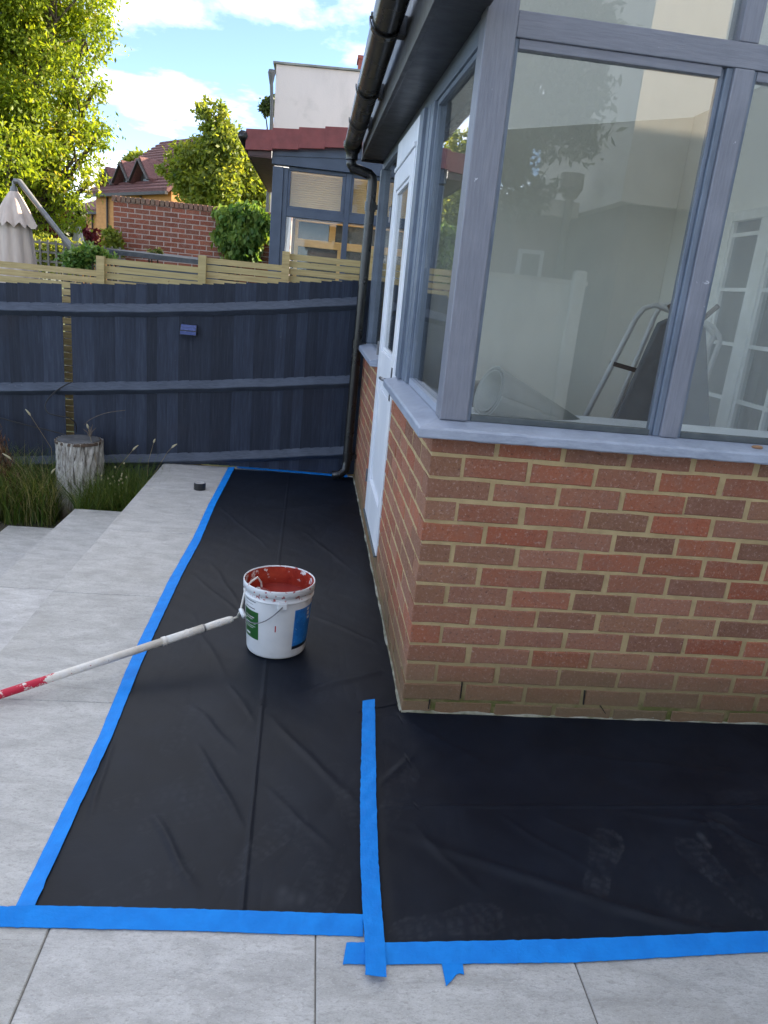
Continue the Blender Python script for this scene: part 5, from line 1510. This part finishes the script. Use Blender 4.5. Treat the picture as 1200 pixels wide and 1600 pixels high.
b = MB(); b.box(c0.x - .05, c0.x + .6, 18.45, 19.0, 5.2, onY(18.4, 562, 91).z); b.box(c0.x - .08, c0.x + .63, 18.42, 19.03, onY(18.4, 562, 91).z + .001, onY(18.4, 562, 91).z + .08); b.build('chimney', simple('chimney_brick', (.30, .085, .07), (.20, .06, .05), 20, .9, .4), wh)

# ------------------------------------------------------------------ orange brick houses with plum dormers
def terrace(A, Bv, zE, label, dorm, name='dormer_house', rz=3.0, depth=5.2, zB=-.6):
    A = Vector(A); Bv = Vector(Bv); a = (Bv - A); L = a.length; a.normalize()
    nn_ = Vector((-a.y, a.x, 0))
    if nn_.y < 0: nn_ = -nn_
    t = thing(name, (A.x, A.y, zB), label, 'house')
    def P(s, o, z): return A + a * s + nn_ * o + Vector((0, 0, z - A.z))
    MO = simple('orange_stock_brick', (.56, .27, .09), (.46, .21, .07), 3, .9, .3, 40, stretch=(1, 1, 3))
    MP = simple('plum_roof_tile', (.17, .068, .060), (.125, .050, .046), 4, .8, .8, 10, bdist=.06, stretch=(1, 1, 4))
    MD = simple('dark_timber', (.035, .028, .026), None, 4, .6, .1)
    b = MB(); b.prism([P(0, 0, zB), P(L, 0, zB), P(L, depth * 2, zB), P(0, depth * 2, zB)], (0, 0, zE - zB)); b.build('wall', MO, t)
    for s in (0, L):
        e = .001 if s == 0 else -.001
        b = MB(); b.prism([P(s, .05, zE + .001), P(s, depth * 2 - .05, zE + .001), P(s, depth, zE + rz - .12)], a * (.2 if s == 0 else -.2)); b.build('gable', MO, t)
    b = MB()
    b.prism([P(-.25, -.35, zE - .12), P(-.25, depth, zE + rz), P(-.25, depth, zE + rz + .16), P(-.25, -.35, zE + .04)], a * (L + .5)); 
    rf = b.build('roof', MP, t)
    b = MB(); b.prism([P(-.25, depth + .002, zE + rz), P(-.25, 2 * depth + .35, zE - .12), P(-.25, 2 * depth + .35, zE + .04), P(-.25, depth + .002, zE + rz + .16)], a * (L + .5)); b.build('roof', MP, t)
    # courses of tiles on the visible slope
    nC = 18
    for i in range(nC):
        f0 = i / nC; f1 = f0 + .02
        b = MB(); q = [P(-.26, -.35 + (depth + .35) * f0, zE + .055 + (rz + .12) * f0), P(-.26, -.35 + (depth + .35) * f1, zE + .055 + (rz + .12) * f1), P(-.26, -.35 + (depth + .35) * f1, zE + .10 + (rz + .12) * f1), P(-.26, -.35 + (depth + .35) * f0, zE + .10 + (rz + .12) * f0)]
        b.prism(q, a * (L + .52)); b.build('tile_course', MP, t)
    b = MB(); b.prism([P(-.25, -.42, zE - .16), P(-.25, -.30, zE - .16), P(-.25, -.30, zE - .04), P(-.25, -.42, zE - .04)], a * (L + .5)); b.build('gutter', MD, t)
    for s, w, h in dorm:
        o0, ow = .25, w / 2
        zb_ = zE + .15
        b = MB(); b.prism([P(s - ow, o0, zb_ - .3), P(s + ow, o0, zb_ - .3), P(s + ow, o0, zb_ + h * .45), P(s, o0, zb_ + h), P(s - ow, o0, zb_ + h * .45)], nn_ * 2.6); dm = b.build('dormer', MD, t)
        for sg in (-1, 1):
            b = MB(); b.prism([P(s, o0 - .35, zb_ + h + .02), P(s + sg * (ow + .22), o0 - .35, zb_ + h * .45 - h * .55 * .22 / ow), P(s + sg * (ow + .22), o0 - .35, zb_ + h * .45 - h * .55 * .22 / ow + .14), P(s, o0 - .35, zb_ + h + .18)], nn_ * 3.0); b.build('dormer_roof', MP, dm)
            b = MB(); b.bar(P(s, o0 - .38, zb_ + h + .06), P(s + sg * (ow + .22), o0 - .38, zb_ + h * .45 - h * .55 * .22 / ow + .05), .05, .16, tuple(nn_)); b.build('barge_board', MD, dm)
        b = MB(); b.prism([P(s - ow * .5, o0 - .03, zb_ - .1), P(s + ow * .5, o0 - .03, zb_ - .1), P(s + ow * .5, o0 - .03, zb_ + h * .4), P(s - ow * .5, o0 - .03, zb_ + h * .4)], nn_ * .02); b.build('window', simple('dormer_glass', (.30, .34, .36), (.20, .23, .25), 3, .15, 0), dm)
    k_ = 0
    s = .9
    while s < L - .5:
        for z0 in (zE - 1.6, zE - 4.2):
            b = MB(); b.prism([P(s, -.01, z0), P(s + .8, -.01, z0), P(s + .8, -.01, z0 + 1.05), P(s, -.01, z0 + 1.05)], nn_ * -.04); w_ = b.build('window', MD, t)
            b = MB(); b.prism([P(s + .07, -.052, z0 + .07), P(s + .73, -.052, z0 + .07), P(s + .73, -.052, z0 + .98), P(s + .07, -.052, z0 + .98)], nn_ * -.01); b.build('pane', MAT['dpane'], w_)
        b = MB(); b.tube([P(s + 1.5, -.08, zE - .15), P(s + 1.5, -.08, zB)], .05, 6); b.build('downpipe', MD, t)
        s += 3.1
    return t
A1 = onY(30, 268, 299); zE1 = A1.z
B1 = onY(35.2, 150, 309); B1.z = A1.z
L1 = (B1 - A1).length
terrace(A1, B1, zE1, 'orange brick house with three plum tiled dormers beyond the wall', [(L1 * .36, 1.15, 1.05), (L1 * .60, 1.05, .98), (L1 * .82, .85, .8)], rz=2.75, depth=3.5)
A2_ = onY(40, 178, 331); B2_ = onY(44, 112, 337); B2_.z = A2_.z
terrace(A2_, B2_, A2_.z, 'lower orange brick house at the far end of the row', [], rz=1.3, depth=3.0)

# ------------------------------------------------------------------ what stands behind the camera (seen in the panes)
rh = thing('rear_house', (4.5, -7, -.6), 'white upper storey over brick, reflected in the front panes', 'house')
b = MB(); b.box(2.95, 8.5, -9.5, -6.12, -.6, 2.62)
MAT['brown_brick'] = simple('brown_brick', (.20, .14, .11), (.15, .10, .08), 8, .9, .4, 30, stretch=(1, 1, 3))
b.build('ground_floor', MAT['brown_brick'], rh)
b = MB(); b.box(2.815, 8.6, -9.6, -6.0, 2.621, 6.2)
MAT['cream_render'] = simple('cream_render', (.66, .62, .55), (.60, .56, .49), 5, .9, .5, 60, bdist=.01)
b.build('upper_floor', MAT['cream_render'], rh)
b = MB(); b.box(2.7, 8.7, -9.7, -5.9, 6.201, 6.35); b.build('roof', MAT['slate'], rh)
for x0 in (4.6, 6.3):
    b = MB(); b.box(x0, x0 + .9, -6.12, -6.07, .9, 2.1); w_ = b.build('window', MAT['white_paint'], rh)
    b = MB(); b.box(x0 + .07, x0 + .83, -6.068, -6.062, .97, 2.03); b.build('pane', MAT['dpane'], w_)
ob_ = thing('outbuilding', (1.2, -8, -.6), 'low brown brick outbuilding reflected in the front panes', 'outbuilding')
b = MB(); b.box(-.8, 2.55, -9.0, -7.0, -.6, 2.5); b.build('wall', MAT['brown_brick'], ob_)
b = MB(); b.box(-.9, 2.65, -9.1, -6.9, 2.501, 2.68); b.build('roof', MAT['cream_render'], ob_)
b = MB(); b.box(2.0, 2.32, -6.999, -6.95, 1.45, 2.1); w_ = b.build('window', MAT['white_paint'], ob_)
b = MB(); b.box(2.05, 2.27, -6.949, -6.94, 1.5, 2.05); b.build('pane', MAT['dpane'], w_)
b = MB(); b.lathe([(.14, .16), (.14, 0), (.09, -.1), (.05, -.13)], (2.5, -6.85, 2.82), 12); b.tube([(2.5, -6.85, 2.72), (2.5, -6.85, .0)], .05, 8); b.build('hopper_pipe', MAT['oldwood'], ob_)
GT = []
for u, v, rp_ in [(850, 120, 66), (905, 185, 44), (820, 205, 52), (885, 85, 60), (935, 130, 30), (800, 290, 38), (850, 285, 34), (760, 120, 66), (780, 20, 80), (900, 10, 60)]:
    q = onY(5.0, u, v); GT.append(((q.x, -q.y + random.uniform(-.3, .3), q.z), rp_ * 8.0 / FOC))
tree('garden_tree', 'leafy tree behind the viewer, mirrored dark in the front pane', (-.3, -5.6, -.62), GT, 15000, .10, MAT['leaf_dark'], .09, clump=.24, nclump=30, wide=.4)
gwl = thing('painted_wall', (0, -6.4, -.6), 'pale painted garden wall behind the viewer, mirrored in the front pane', 'wall')
MAT['pale_wall'] = simple('pale_painted_wall', (.72, .73, .68), (.64, .65, .60), 2, .85, .3, 20)
b = MB(); b.box(-6, 2.7, -6.5, -6.35, -.6, 1.72); b.build('wall_panel', MAT['pale_wall'], gwl)
b = MB(); b.box(2.50, 2.66, -6.34, -6.22, -.6, 1.88); b.build('pier', MAT['pale_wall'], gwl, bevel=.03)
b = MB(); b.box(.2, .36, -6.34, -6.22, -.6, 1.88); b.build('pier', MAT['pale_wall'], gwl, bevel=.03)
b = MB(); b.box(-6, 2.72, -6.53, -6.33, 1.721, 1.77); b.build('coping', MAT['cream_render'], gwl, bevel=.008)
